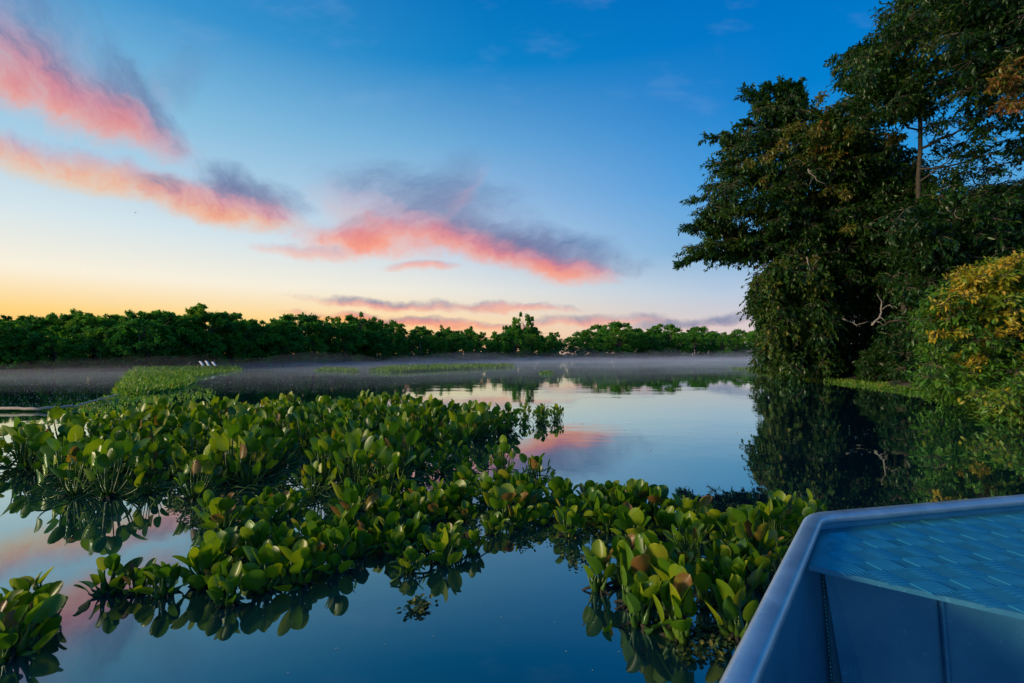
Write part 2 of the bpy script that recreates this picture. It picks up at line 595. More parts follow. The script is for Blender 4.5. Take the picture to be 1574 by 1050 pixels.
def alu_mat(name, c1, c2, rough, scale, bump):
    m, t = mat(name); T = NT(t)
    tcn = T.n("ShaderNodeTexCoord")
    nz = T.noise(scale, 5, .6, tcn.outputs["Object"])
    mp = T.n("ShaderNodeMapping"); mp.inputs["Scale"].default_value = (1, 1, 30)
    T.l(tcn.outputs["Object"], mp.inputs[0])
    fine = T.noise(60, 2, .5, mp.outputs[0])
    dent = T.noise(3.5, 2, .5, tcn.outputs["Object"])
    c = T.ramp(nz.outputs["Fac"], [(.25, c1), (.75, c2)])
    p = T.n("ShaderNodeBsdfPrincipled")
    # scratches and dried water marks
    m2 = T.n("ShaderNodeMapping"); m2.inputs["Scale"].default_value = (3, 42, 9); m2.inputs["Rotation"].default_value = (.3, .2, .75)
    T.l(tcn.outputs["Object"], m2.inputs[0])
    scr = T.noise(7, 5, .75, m2.outputs[0])
    spot = T.noise(34, 4, .7, tcn.outputs["Object"])
    k = T.math("ADD", T.math("MULTIPLY", T.math("GREATER_THAN", scr.outputs["Fac"], .66), .35), T.math("MULTIPLY", T.math("GREATER_THAN", spot.outputs["Fac"], .64), .35), clamp=True)
    cm = T.n("ShaderNodeMix", data_type="RGBA")
    T.l(k, cm.inputs[0]); T.l(c, cm.inputs[6]); cm.inputs[7].default_value = tuple(min(1, v * 1.25 + .04) for v in c2) + (1,)
    T.l(cm.outputs[2], p.inputs["Base Color"])
    p.inputs["Metallic"].default_value = .8
    r = T.n("ShaderNodeMapRange"); r.inputs[3].default_value = rough - .08; r.inputs[4].default_value = rough + .12
    T.l(nz.outputs["Fac"], r.inputs[0]); T.l(r.outputs[0], p.inputs["Roughness"])
    b = T.n("ShaderNodeBump"); b.inputs["Strength"].default_value = bump; b.inputs["Distance"].default_value = .02
    hh = T.math("ADD", T.math("MULTIPLY", dent.outputs["Fac"], .8), T.math("MULTIPLY", fine.outputs["Fac"], .03))
    T.l(hh, b.inputs["Height"]); T.l(b.outputs[0], p.inputs["Normal"])
    o = T.n("ShaderNodeOutputMaterial"); T.l(p.outputs[0], o.inputs[0])
    return m


M_alu = alu_mat("aluminium", (.04, .24, .38), (.10, .36, .50), .5, 5, .5)
M_alu_rail = alu_mat("aluminium_rail", (.40, .50, .57), (.66, .72, .75), .38, 12, .3)
M_alu_deck = alu_mat("aluminium_deck", (.04, .38, .46), (.11, .53, .58), .42, 7, .3)


# ------------------------------------------------------------------ water, river bed, banks
def grid_mesh(name, x0, x1, y0, y1, nx, ny, zf, m):
    xs = np.linspace(x0, x1, nx); ys = np.linspace(y0, y1, ny)
    X, Y = np.meshgrid(xs, ys)
    Z = zf(X, Y) if callable(zf) else np.full_like(X, zf)
    V = np.stack([X, Y, Z], -1).reshape(-1, 3)
    i, j = np.meshgrid(np.arange(ny - 1), np.arange(nx - 1), indexing="ij")
    a = i * nx + j
    Q = np.stack([a, a + 1, a + nx + 1, a + nx], -1).reshape(-1, 4)
    return make_mesh(name, V, Q, m, None, True)


wat = link("water", grid_mesh("water", -700, 700, -200, 1500, 2, 2, 0.0, M_water))
tag(wat, "calm dark river water mirroring the dawn sky", kind="structure")

# far bank: polyline of the waterline, from px/waterline row
FAR = [(-900, 574), (-500, 572), (-150, 571), (0, 570), (200, 568), (400, 562), (600, 556.5), (800, 553.5), (1000, 551.6), (1200, 550.8), (1500, 550.5), (2200, 550.5)]
far_line = [water_at(a, b) for a, b in FAR]


def far_pt(px):
    """point of the far waterline seen at photo column px"""
    for (a, b), (c, d) in zip(FAR, FAR[1:]):
        if a <= px <= c:
            t = (px - a) / (c - a)
            return water_at(px, b + (d - b) * t)
    return water_at(px, FAR[-1][1])


def bank_mesh(name, line, away, depth_list, heights, m, rough=.15):
    """strip of land that starts just under the water at line and goes back along away"""
    pts = []
    n = 0
    sub = []
    for a, b in zip(line, line[1:]):
        k = max(2, min(40, int((b - a).length / 1.2)))
        for i in range(k):
            sub.append(a.lerp(b, i / k))
    sub.append(line[-1])
    rows = []
    for d, h in zip(depth_list, heights):
        row = []
        for p in sub:
            aw = away(p)
            q = p + aw * d
            z = h + (mnoise.noise(Vector((q.x * .35, q.y * .35, d))) * rough if h > .1 else 0)
            jit = mnoise.noise(Vector((p.x * .6, p.y * .6, 3))) * .5
            row.append((q.x + aw.x * jit, q.y + aw.y * jit, z))
        rows.append(row)
    V = np.array(rows).reshape(-1, 3)
    ny, nx = len(rows), len(sub)
    i, j = np.meshgrid(np.arange(ny - 1), np.arange(nx - 1), indexing="ij")
    a = i * nx + j
    Q = np.stack([a, a + 1, a + nx + 1, a + nx], -1).reshape(-1, 4)
    return make_mesh(name, V, Q, m, None, True)


def away_far(p):
    v = Vector((p.x * .15, p.y, 0)); return v.normalized()


fb = link("far_bank_ground", bank_mesh("far_bank_ground", far_line, away_far, [-.6, 0, .5, 3, 20, 400], [-.3, .0, .14, .32, .7, 1.2], M_mud))
tag(fb, "dark muddy ground of the far river bank", kind="structure")

# right bank
RB = [water_at(*p) for p in ((1900, 760), (1720, 690), (1640, 660), (1560, 638), (1480, 618), (1410, 603), (1340, 592), (1270, 583), (1215, 578), (1180, 575))]
RB += [RB[-1] + Vector((4, 4, 0)), RB[-1] + Vector((12, 12, 0)), RB[-1] + Vector((26, 22, 0)), RB[-1] + Vector((60, 50, 0))]
rb = link("right_bank_ground", bank_mesh("right_bank_ground", RB, lambda p: Vector((.93, .36, 0)), [-.5, 0, .4, 2, 8, 60], [-.25, .0, .14, .3, .5, .8], M_mud))
tag(rb, "dark muddy ground under the trees on the right bank", kind="structure")

# ------------------------------------------------------------------ far trees
def crown_mesh(name, seed, kind, nleaf):
    """crown in unit space: stands about 1 wide, top at z = 1"""
    r = np.random.default_rng(seed)
    g = Geo()
    C, R = [], []
    if kind == "bushy":
        n = 95
        for k in range(n):
            a = r.uniform(0, 2 * PI); z = r.uniform(.06, .9) ** .9
            rad = .44 * math.sqrt(max(0.05, 1 - ((z - .38) / .62) ** 2)) * r.uniform(.55, 1.0)
            C.append((rad * math.cos(a), rad * math.sin(a), z)); R.append(r.uniform(.055, .12))
        for k in range(12):
            a = r.uniform(0, 2 * PI)
            C.append((.25 * math.cos(a) * r.uniform(.2, 1), .25 * math.sin(a), r.uniform(.84, 1.02))); R.append(.05)
    elif kind == "umbrella":
        for k in range(40):
            a = r.uniform(0, 2 * PI); rr = math.sqrt(r.uniform(0, 1)) * .55
            C.append((rr * math.cos(a), rr * math.sin(a), .94 - .35 * rr ** 2 / .3 + r.normal(0, .03))); R.append(r.uniform(.07, .12))
        for k in range(12):
            a = r.uniform(0, 2 * PI); rr = r.uniform(.1, .35)
            C.append((rr * math.cos(a), rr * math.sin(a), r.uniform(.35, .7))); R.append(.1)
    else:   # airy, with tufts on open limbs
        for k in range(30):
            a = r.uniform(0, 2 * PI); z = r.uniform(.3, .97)
            rr = .42 * math.sqrt(max(.05, 1 - ((z - .62) / .42) ** 2)) * r.uniform(.3, 1)
            C.append((rr * math.cos(a), rr * math.sin(a), z)); R.append(r.uniform(.05, .1))
    C = np.array(C); R = np.array(R)
    ntw = 14
    nl = max(3, nleaf // (len(C) * ntw))
    flat = .5 if kind == "umbrella" else .85
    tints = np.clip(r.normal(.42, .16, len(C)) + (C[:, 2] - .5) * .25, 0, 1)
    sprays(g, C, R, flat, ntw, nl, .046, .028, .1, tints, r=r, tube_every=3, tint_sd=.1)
    return g.mesh(name, [M_far, M_bark])


def trunk_mesh(name, seed, kind):
    r = np.random.default_rng(seed)
    g = Geo()
    nst = {"bushy": 3, "umbrella": 1, "airy": 2}[kind]
    for k in range(nst):
        a = r.uniform(0, 2 * PI)
        b0 = (.05 * k * math.cos(a), .05 * k * math.sin(a), -.02)
        top = (.18 * math.cos(a), .18 * math.sin(a), .7)
        P = wiggle(bezier(b0, (b0[0] * 1.2, b0[1] * 1.2, .4), top, 7), .012, r)
        tube(g, P, np.linspace(.02, .008, 7), 6)
        for q in range(7):
            s = P[r.integers(2, 6)]
            a2 = r.uniform(0, 2 * PI); rr = r.uniform(.2, .42)
            e = (s[0] + rr * math.cos(a2), s[1] + rr * math.sin(a2), min(.93, s[2] + r.uniform(.15, .45)))
            tube(g, wiggle(bezier(s, ((s[0] + e[0]) / 2, (s[1] + e[1]) / 2, e[2] - .05), e, 5), .01, r), np.linspace(.008, .002, 5), 4)
    return g.mesh(name, [M_bark])


KINDS = ["bushy"] * 6 + ["umbrella"] * 3 + ["airy"] * 3
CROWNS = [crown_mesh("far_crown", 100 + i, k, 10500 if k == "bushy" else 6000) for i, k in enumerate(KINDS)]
TRUNKS = [trunk_mesh("far_trunk", 200 + i, k) for i, k in enumerate(KINDS)]

TOPS = [(-400, 485), (-100, 488), (0, 482), (50, 497), (100, 486), (150, 482), (200, 487), (260, 477), (300, 492), (340, 494), (420, 486),
        (470, 496), (520, 486), (570, 498), (640, 503), (700, 500), (750, 512), (805, 496), (850, 514), (900, 512), (960, 500), (1000, 505), (1050, 503),
        (1100, 512), (1150, 508), (1200, 505), (1400, 500)]


def top_row(px):
    for (a, b), (c, d) in zip(TOPS, TOPS[1:]):
        if a <= px <= c:
            return b + (d - b) * (px - a) / (c - a)
    return 500


def far_tree(px, back, top_y, wfac, kind, label, group, name="far_tree"):
    base = far_pt(px)
    aw = away_far(base)
    p = base + aw * back
    d = direction(px, top_y)
    H = CAM_Z + (d.z / d.y) * p.y
    H = max(H, 1.2)
    idx = random.choice([i for i, k in enumerate(KINDS) if k == kind])
    rt = empty(name, (p.x, p.y, .0 if back < 2 else .3), random.uniform(0, 2 * PI))
    tag(rt, label, "tree", group)
    w = H * wfac
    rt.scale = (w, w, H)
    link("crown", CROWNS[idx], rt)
    link("trunk", TRUNKS[idx], rt)
    return rt


SEG = [(-9999, 150, "the far bank's left end"), (150, 400, "the bank behind the islet"), (400, 640, "the far bank left of centre"),
       (640, 900, "the far bank's middle"), (900, 9999, "the far bank's misty right end")]


def seg(px):
    for a, b, s in SEG:
        if a <= px < b: return s


# front row of overlapping bushy trees along the water
px = -150
while px < 1230:
    base = far_pt(px)
    t = top_row(px)
    wat_y = 545 + 770 / max(base.y, 1)
    frac = random.uniform(.62, .9)
    ty = wat_y - (wat_y - t) * frac
    far_tree(px, random.uniform(-.2, 1.6) * base.y / 40, ty, random.uniform(1.05, 1.5), "bushy",
             "low bushy green tree at the water's edge on " + seg(px), "low trees along the waterline on " + seg(px))
    px += random.uniform(30, 44) * (1.15 if px < 500 else .85)
# second, taller row
px = -140
while px < 1240:
    base = far_pt(px)
    t = top_row(px) + random.uniform(2, 12)
    far_tree(px, random.uniform(4, 7) * base.y / 40, t, random.uniform(1.0, 1.4), random.choice(["bushy", "bushy", "bushy", "airy"] if px < 880 else ["bushy", "umbrella", "bushy"]),
             "tall green tree standing behind the front row on " + seg(px), "taller trees behind the front row on " + seg(px))
    px += random.uniform(26, 40)
px = -150
while px < 1240:
    base = far_pt(px)
    t = top_row(px) + random.uniform(-3, 10)
    far_tree(px, random.uniform(9, 13) * base.y / 40, t, random.uniform(.6, .9), random.choice(["airy", "bushy", "airy"] if px < 880 else ["umbrella", "bushy"]),
             "hindmost dark treetop against the glow on " + seg(px), "hindmost trees on " + seg(px))
    px += random.uniform(30, 46)
# the ones that stand out
far_tree(805, 9, 480, .62, "airy", "tallest airy tree rising above the middle of the far bank", None)
far_tree(262, 4, 476, 1.0, "airy", "highest treetop above the grassy islet on the left far bank", None)
far_tree(524, 9, 480, .8, "airy", "dark tufted tree standing up against the orange cloud", None)
far_tree(420, 7, 484, 1.1, "umbrella", "flat topped tree left of the orange glow on the far bank", None)
far_tree(968, 12, 495, 1.1, "umbrella", "pale green umbrella shaped tree rising right of centre on the far bank", None)
far_tree(1042, 12, 499, 1.2, "umbrella", "wide umbrella tree with see-through crown near the overhanging boughs", None)
far_tree(1145, 40, 503, 1.4, "umbrella", "distant grey domed treetop just left of the big tree", None)

# thin pale pole at the far bank
g = Geo(); b_ = far_pt(646); tube(g, [(b_.x, b_.y - .3, -.3), (b_.x + .05, b_.y - .3, 1.5), (b_.x + .02, b_.y - .3, 3.2)], [.06, .05, .03], 6)
tag(link("pole", g.mesh("pole", [M_pale])), "thin pale pole standing at the foot of the far trees", "pole")

# ------------------------------------------------------------------ right bank trees
def mass_centres(poly, n, d0, d1, push=None):
    out = []
    for (x, y) in rand_in_poly(poly, n):
        D = random.uniform(d0, d1)
        if push: D += push(x, y)
        out.append(list(at(x, y, D)))
    return np.array(out)


def limb(g, pts, r0, r1, n=10, amp=.06, sides=6):
    P = np.array([list(p) for p in pts], float)
    # smooth through control points
    t = np.linspace(0, len(P) - 1, n)
    Q = np.stack([np.interp(t, np.arange(len(P)), P[:, k]) for k in range(3)], -1)
    Q[1:-1] = (Q[:-2] + 2 * Q[1:-1] + Q[2:]) / 4
    Q = wiggle(Q, amp)
    tube(g, Q, np.linspace(r0, r1, n), sides)
    return Q


# overhanging tree: trunk behind the thicket, long boughs reaching left over the water
def bough(gl, gw, p0, p1, sag, spread, ntw, nl, L, r0=.07, tint=.4, start=.3):
    p0, p1 = Vector(p0), Vector(p1)
    mid = (p0 + p1) / 2 + Vector((0, 0, sag))
    P = wiggle(bezier(p0, mid, p1, 12), .05)
    tube(gw, P, np.linspace(r0, .008, 12), 5)
    ax = norm(P[-1] - P[0])
    lat = norm(np.cross(ax, (0, 0, 1)))
    up = np.cross(lat, ax)
    for k in range(ntw):
        t = start + (1 - start) * (k + random.random()) / ntw
        i = min(10, int(t * 11)); f = t * 11 - i
        o = P[i] * (1 - f) + P[i + 1] * f
        sgn = random.choice((-1, 1))
        ln = spread * (1.1 - .65 * t) * random.uniform(.5, 1.2)
        d = norm(ax * random.uniform(.5, 1.1) + lat * sgn * random.uniform(.2, 1.0) + up * random.uniform(-.55, .4))
        e = o + d * ln; e[2] -= ln * random.uniform(.05, .3)
        m_ = (o + e) / 2; m_[2] += ln * .1
        Tw = bezier(o, m_, e, 6)
        tube(gw, Tw, np.linspace(.018, .005, 6), 3)
        # leaf whorls along the twig
        tt = np.linspace(.15, 1, nl)
        Pp = (1 - tt[:, None]) ** 2 * o + 2 * (tt * (1 - tt))[:, None] * m_ + tt[:, None] ** 2 * e
        Pp = np.repeat(Pp, 4, 0) + rng.normal(0, .045, (nl * 4, 3))
        tw = norm(e - o)
        D = norm(tw * .8 + rng.normal(0, .55, Pp.shape) + np.array([0, 0, -.28]))
        Up = norm(np.array([0, 0, 1.0]) + rng.normal(0, .3, Pp.shape))
        ll = L * rng.uniform(.65, 1.25, len(Pp))
        leaves(gl, Pp, D, Up, ll, ll * .46, np.clip(tint + rng.normal(0, .1, len(Pp)), 0, 1), True, .16)
    return P


def make_tree(name, label, cat="tree", group=None, loc=(0, 0, 0)):
    rt = empty(name, loc)
    tag(rt, label, cat, group)
    return rt


def child(rt, name, me):
    o = link(name, me, rt)
    o.matrix_parent_inverse = Matrix.Translation(-Vector(rt.location))
    return o


gl, gw, gt = Geo(), Geo(), Geo()
t1 = water_at(1335, 588); t1.z = .1; t1 += Vector((1.6, 4.4, 0))
trunk_top = at(1335, 260, t1.y - .5)
limb(gt, [t1, t1 + Vector((-.3, .2, 3)), at(1320, 400, t1.y), trunk_top], .2, .07, 12, .08, 8)
fork = at(1330, 380, t1.y)
tips = [((1038, 407), 21, .9), ((1072, 380), 20, .9), ((1052, 345), 22, 1.0), ((1066, 312), 22.5, 1.1), ((1112, 330), 20, 1.0),
        ((1092, 288), 23, 1.1), ((1130, 262), 21, 1.0), ((1088, 212), 23, .9), ((1120, 222), 22, 1.0), ((1142, 190), 22.5, .9), ((1150, 146), 23, .9),
        ((1172, 160), 22, .9), ((1198, 138), 23, .9), ((1224, 134), 23, .8), ((1150, 372), 20, .9), ((1160, 300), 19.5, 1.1), ((1110, 395), 21, .7),
        ((1180, 220), 21, 1.0), ((1208, 180), 21.5, 1.0), ((1100, 250), 22, 1.0), ((1110, 205), 22, .9), ((1165, 142), 22.4, .9), ((1185, 132), 22.4, .9), ((1210, 130), 23, .9), ((1080, 330), 21, 1.0), ((1060, 395), 21, .8)] + [((1045, 402), 21.3, .8), ((1055, 385), 21.8, .9), ((1085, 362), 21.5, .9), ((1095, 385), 20.5, .9), ((1130, 402), 20.5, .8), ((1110, 372), 22, 1.0), ((1065, 350), 22.3, .8)]
for (tx, ty), D, sp in tips:
    srcx, srcy = (1235 + random.uniform(-10, 30), min(400, max(235, ty + random.uniform(10, 60))))
    bough(gl, gw, at(srcx, srcy, 23), at(tx, ty, D), random.uniform(.5, 1.1), sp * 1.35, 27, 9, .20, .05, random.uniform(.25, .62))
for (sx, sy) in ((1235, 395), (1240, 340), (1250, 290), (1255, 240), (1262, 200)):
    limb(gt, [fork, at((sx + 1330) / 2, (sy + 380) / 2 + random.uniform(-20, 10), 23.2), at(sx, sy, 23)], .15, .06, 9, .06)
C = mass_centres([(1075, 345), (1105, 240), (1165, 160), (1240, 140), (1270, 230), (1250, 380), (1180, 385), (1120, 380)], 190, 20.5, 23.5)
gsp = Geo()
sprays(gsp, C, np.random.default_rng(4).uniform(.45, .9, 190), .6, 12, 8, .20, .09, .55, np.clip(rng.normal(.42, .14, 190), 0, 1), fine=True)
rt = make_tree("overhanging_tree", "large tree with long leafy boughs reaching left over the river", loc=t1)
child(rt, "trunk", gt.mesh("overhang_trunk", [M_darkbark]))
child(rt, "branches", gw.mesh("overhang_branches", [M_bark]))
child(rt, "crown", gl.mesh("overhang_crown", [M_tree]))
child(rt, "inner_sprays", gsp.mesh("inner_sprays", [M_tree, M_bark]))

# vine covered thicket in the middle of the right bank
def leafy(rt, poly_list, L, Wd, fine=False, material=M_tree, crown="crown", nl=9):
    g = Geo()
    for poly, n, d0, d1, R, flat, ntw, droop, tint, tsd in poly_list:
        C = mass_centres(poly, n, d0, d1)
        sprays(g, C, np.random.default_rng(n).uniform(R * .7, R * 1.3, n), flat, ntw, nl, L, Wd, droop,
               np.clip(rng.normal(tint, tsd, n), 0, 1), fine=fine, tube_every=2)
    return child(rt, crown, g.mesh(crown, [material, M_bark]))


b2 = water_at(1255, 580); b2 += Vector((1.2, 3.4, .12))
rt = make_tree("vine_covered_tree", "broad tree smothered in hanging leafy vines at the water's edge", loc=b2)
g = Geo()
limb(g, [b2, at(1270, 470, b2.y), at(1255, 300, b2.y), at(1290, 215, b2.y)], .16, .05, 12, .1, 8)
limb(g, [at(1270, 470, b2.y), at(1215, 400, b2.y - 1), at(1190, 370, b2.y - 1.5)], .1, .03, 8, .06)
child(rt, "trunk", g.mesh("vine_tree_trunk", [M_darkbark]))
leafy(rt, [
    ([(1190, 330), (1215, 240), (1265, 180), (1330, 185), (1400, 230), (1430, 330), (1430, 480), (1200, 480), (1165, 430)], 480, 20, 24.5, .85, .6, 20, .5, .34, .14),
    ([(1165, 420), (1210, 380), (1260, 400), (1290, 560), (1190, 572), (1172, 540), (1200, 480), (1168, 490), (1158, 460)], 230, 18.5, 22, .6, .9, 20, .9, .5, .12),
    ([(1155, 440), (1180, 410), (1195, 440), (1185, 500), (1165, 490)], 22, 19, 20.5, .42, 1.2, 13, 1.2, .5, .1),
    ([(1230, 200), (1290, 150), (1340, 190), (1330, 260), (1240, 270)], 60, 19.5, 22, .6, .5, 18, .3, .62, .14),
    ([(1300, 240), (1430, 250), (1430, 570), (1250, 570)], 380, 20.5, 25, .95, .7, 18, .5, .16, .08),  # inner leaves, crown shade put into their dark tint
], .19, .095)

# leaf tufts with the first light painted in as an orange tint
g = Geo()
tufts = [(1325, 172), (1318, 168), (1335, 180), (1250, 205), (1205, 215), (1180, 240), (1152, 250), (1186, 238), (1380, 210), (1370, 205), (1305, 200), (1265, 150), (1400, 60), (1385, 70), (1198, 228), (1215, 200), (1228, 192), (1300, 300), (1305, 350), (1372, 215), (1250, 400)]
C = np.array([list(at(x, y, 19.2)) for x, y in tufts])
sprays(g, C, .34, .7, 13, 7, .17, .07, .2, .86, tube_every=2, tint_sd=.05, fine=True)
child(rt, "lit_tufts", g.mesh("lit_tufts", [M_tree, M_bark]))

# tall tree at top right
b3 = Vector((15.5, 17.8, .4))
rt = make_tree("tall_riverside_tree", "tall tree with slender bare trunk filling the top right corner", loc=b3)
g = Geo()
b3b = at(1412, 330, 18)
limb(g, [b3, b3 + Vector((-.2, 0, 2.5)), b3b, at(1410, 210, 18), at(1416, 120, 18), at(1420, 30, 18), at(1432, -120, 18)], .10, .045, 18, .05, 8)
for (x0, y0, x1, y1, r) in ((1414, 170, 1340, 60, .05), (1416, 120, 1500, 30, .06), (1412, 200, 1340, 150, .04), (1412, 230, 1540, 150, .06), (1420, 40, 1370, -60, .05),
                            (1412, 260, 1560, 220, .05), (1412, 280, 1500, 200, .04), (1412, 300, 1570, 280, .05)):
    limb(g, [at(x0, y0, 18), at((x0 + x1) / 2, (y0 + y1) / 2 + 12, 17.5), at(x1, y1, 17.2)], r, .012, 8, .05, 5)
# bare twigs across the open patch of sky
for k in range(150):
    x, y = rand_in_poly([(1420, 170), (1574, 140), (1600, 330), (1480, 300), (1430, 250)], 1)[0]
    a = random.uniform(-.9, .9) + random.choice((0, PI)); l = random.uniform(15, 50)
    D = random.uniform(16.5, 20)
    p0, p1 = at(x, y, D), at(x + l * math.cos(a), y - abs(l * math.sin(a)) * .8, D + random.uniform(-.6, .6))
    mm = (p0 + p1) / 2 + Vector((0, 0, .12))
    tube(g, wiggle(bezier(p0, mm, p1, 5), .03), np.linspace(.016, .005, 5), 3)
child(rt, "trunk", g.mesh("tall_trunk", [M_darkbark]))
leafy(rt, [
    ([(1310, 110), (1330, 60), (1375, 0), (1400, -90), (1700, -90), (1700, 120), (1560, 150), (1430, 140), (1350, 170)], 340, 15, 20, .75, .45, 16, .3, .42, .14),
    ([(1440, -60), (1700, -60), (1700, 120), (1500, 130)], 190, 14, 18, .7, .6, 18, .4, .25, .1),
    ([(1430, 150), (1700, 130), (1700, 330), (1440, 300)], 125, 16, 20, .6, .5, 10, .3, .3, .1),
    ([(1285, 90), (1330, 60), (1400, 90), (1430, 170), (1350, 200), (1300, 160)], 110, 17, 20, .6, .45, 15, .3, .4, .1),
    ([(1530, 90), (1640, 60), (1640, 200), (1550, 180)], 26, 13.5, 14.5, .4, .7, 16, .4, .9, .05),
], .18, .075)

# dark trees behind, interior shade put into low leaf tints
b4 = Vector((19, 21.5, .4))
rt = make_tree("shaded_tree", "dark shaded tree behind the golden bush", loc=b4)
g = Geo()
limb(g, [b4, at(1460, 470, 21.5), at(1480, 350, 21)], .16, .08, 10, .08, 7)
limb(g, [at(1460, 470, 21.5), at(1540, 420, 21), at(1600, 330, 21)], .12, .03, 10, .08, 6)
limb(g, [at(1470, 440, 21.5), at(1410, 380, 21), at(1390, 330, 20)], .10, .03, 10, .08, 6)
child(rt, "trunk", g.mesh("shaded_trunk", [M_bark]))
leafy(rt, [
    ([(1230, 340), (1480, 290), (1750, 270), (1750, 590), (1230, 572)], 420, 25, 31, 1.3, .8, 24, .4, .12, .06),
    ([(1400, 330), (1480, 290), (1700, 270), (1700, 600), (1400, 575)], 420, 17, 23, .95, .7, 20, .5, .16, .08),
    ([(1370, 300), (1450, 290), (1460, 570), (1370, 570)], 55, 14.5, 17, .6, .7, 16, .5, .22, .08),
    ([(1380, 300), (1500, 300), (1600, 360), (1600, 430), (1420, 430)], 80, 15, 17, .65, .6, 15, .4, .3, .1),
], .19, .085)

# low shrubs along the waterline under the trees
def shrub(name, label, px0, py0, w, h, n, D0, D1, tint, L=.13, mm=M_tree, group=None):
    b = water_at(px0, py0); b.y = (D0 + D1) / 2; b.x = at(px0, 560, b.y).x; b.z = .1
    r_ = make_tree(name, label, "shrub", group, loc=b)
    poly = [(px0 - w, py0), (px0 - w * .8, py0 - h * .6), (px0 - w * .2, py0 - h), (px0 + w * .5, py0 - h * .9), (px0 + w, py0 - h * .4), (px0 + w, py0)]
    g = Geo()
    for k in range(6):
        e = at(px0 + random.uniform(-w, w) * .7, py0 - h * random.uniform(.4, .9), (D0 + D1) / 2)
        tube(g, wiggle(bezier(b, (Vector(b) + e) / 2 + Vector((0, 0, .3)), e, 6), .04), np.linspace(.03, .008, 6), 4)
    child(r_, "stems", g.mesh("shrub_stems", [M_bark]))
    leafy(r_, [(poly, n, D0, D1, .38, .8, 18, .3, tint, .1)], L, L * .5, material=mm, crown="foliage", nl=7)
    return r_


shrub("shrub", "rounded leafy shrub at the very tip of the right bank", 1192, 572, 36, 74, 90, 22.5, 25, .55)
shrub("shrub", "green shrub at the water's edge below the hanging vines", 1270, 578, 40, 60, 70, 20, 22, .42)
shrub("shrub", "dim shrub under the big tree between vines and golden bush", 1365, 585, 50, 60, 70, 16.5, 19, .30)

# golden bush at the right edge, warm light tinted into its upper leaves
b5 = water_at(1560, 632); b5 += Vector((.9, 1.0, .1))
rt = make_tree("golden_bush", "sunlit bush with yellow and orange leaf tips at the right edge", "bush", loc=b5)
g = Geo()
for k in range(16):
    x, y = rand_in_poly([(1435, 470), (1480, 420), (1560, 400), (1680, 390), (1680, 560), (1440, 560)], 1)[0]
    e = at(x, y, random.uniform(8.5, 10.5))
    tube(g, wiggle(bezier(b5, (Vector(b5) + e) / 2 + Vector((0, .2, .4)), e, 8), .05), np.linspace(.035, .008, 8), 5)
child(rt, "stems", g.mesh("bush_stems", [M_bark]))
leafy(rt, [
    ([(1425, 470), (1470, 425), (1560, 405), (1700, 390), (1700, 640), (1560, 645), (1500, 622), (1425, 604), (1412, 550)], 330, 8.0, 11, .36, .75, 18, .2, .30, .10),
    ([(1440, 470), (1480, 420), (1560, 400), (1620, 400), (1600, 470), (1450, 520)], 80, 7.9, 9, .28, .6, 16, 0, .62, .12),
], .105, .045, True, M_gold, "foliage", 8)
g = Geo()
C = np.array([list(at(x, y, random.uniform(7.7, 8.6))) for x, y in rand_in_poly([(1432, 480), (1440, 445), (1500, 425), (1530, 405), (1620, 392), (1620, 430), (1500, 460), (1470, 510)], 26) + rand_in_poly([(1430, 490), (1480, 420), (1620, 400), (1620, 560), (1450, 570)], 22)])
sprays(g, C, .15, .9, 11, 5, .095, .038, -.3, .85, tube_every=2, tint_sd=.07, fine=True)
child(rt, "sunlit_tips", g.mesh("sunlit_tips", [M_gold, M_bark]))

b6 = water_at(1585, 655); b6.z = .05; b6 += Vector((.5, .4, 0))
rt = make_tree("waterside_bush", "light green leafy bush dipping into the water at the right edge", "bush", loc=b6)
g = Geo()
for k in range(7):
    e = at(random.uniform(1500, 1640), random.uniform(590, 630), random.uniform(6.8, 7.6))
    tube(g, wiggle(bezier(b6, (Vector(b6) + e) / 2 + Vector((0, .1, .2)), e, 6), .03), np.linspace(.02, .006, 6), 4)
child(rt, "stems", g.mesh("waterside_stems", [M_bark]))
leafy(rt, [([(1500, 600), (1560, 585), (1700, 570), (1700, 690), (1585, 655), (1520, 640)], 110, 6.9, 8.2, .24, .7, 13, .2, .45, .12)], .09, .042, True, M_gold, "foliage", 6)

# bare pale branches
def dead_branch(label, pts, D, r0, twigs):
    g = Geo()
    P = limb(g, [at(x, y, D + random.uniform(-.1, .1)) for x, y in pts], r0, r0 * .3, 9, .02, 6)
    for (x0, y0, x1, y1) in twigs:
        tube(g, wiggle(bezier(at(x0, y0, D), at((x0 + x1) / 2, (y0 + y1) / 2 - 3, D - .1), at(x1, y1, D - .15), 5), .01), np.linspace(r0 * .5, r0 * .15, 5), 4)
    o = link("dead_branch", g.mesh("dead_branch", [M_pale]))
    return tag(o, label, "branch")


dead_branch("forked white dead branch against the dark trees left of the golden bush", [(1340, 500), (1352, 488), (1356, 475), (1357, 462), (1348, 452)], 15, .035,
            [(1356, 475), ] and [(1356, 476, 1372, 466), (1352, 488, 1362, 496), (1348, 494, 1358, 500), (1366, 470, 1374, 474)])
dead_branch("thin white dead branch hanging in the vines", [(1240, 395), (1243, 408), (1248, 420), (1242, 436)], 18.6, .03, [(1248, 412, 1262, 396)])
dead_branch("curved grey dead branch in the upper crown", [(1242, 260), (1250, 272), (1262, 280), (1270, 285)], 18.9, .03, [(1250, 272, 1244, 285)])
dead_branch("thick pale broken limb in the dark of the big tree", [(1372, 350), (1384, 338), (1394, 322)], 15, .05, [(1384, 338, 1392, 340)])
dead_branch("long thin dead branch crossing the dark leaves", [(1455, 318), (1466, 330), (1482, 340)], 14.8, .025, [(1466, 330, 1470, 322)])
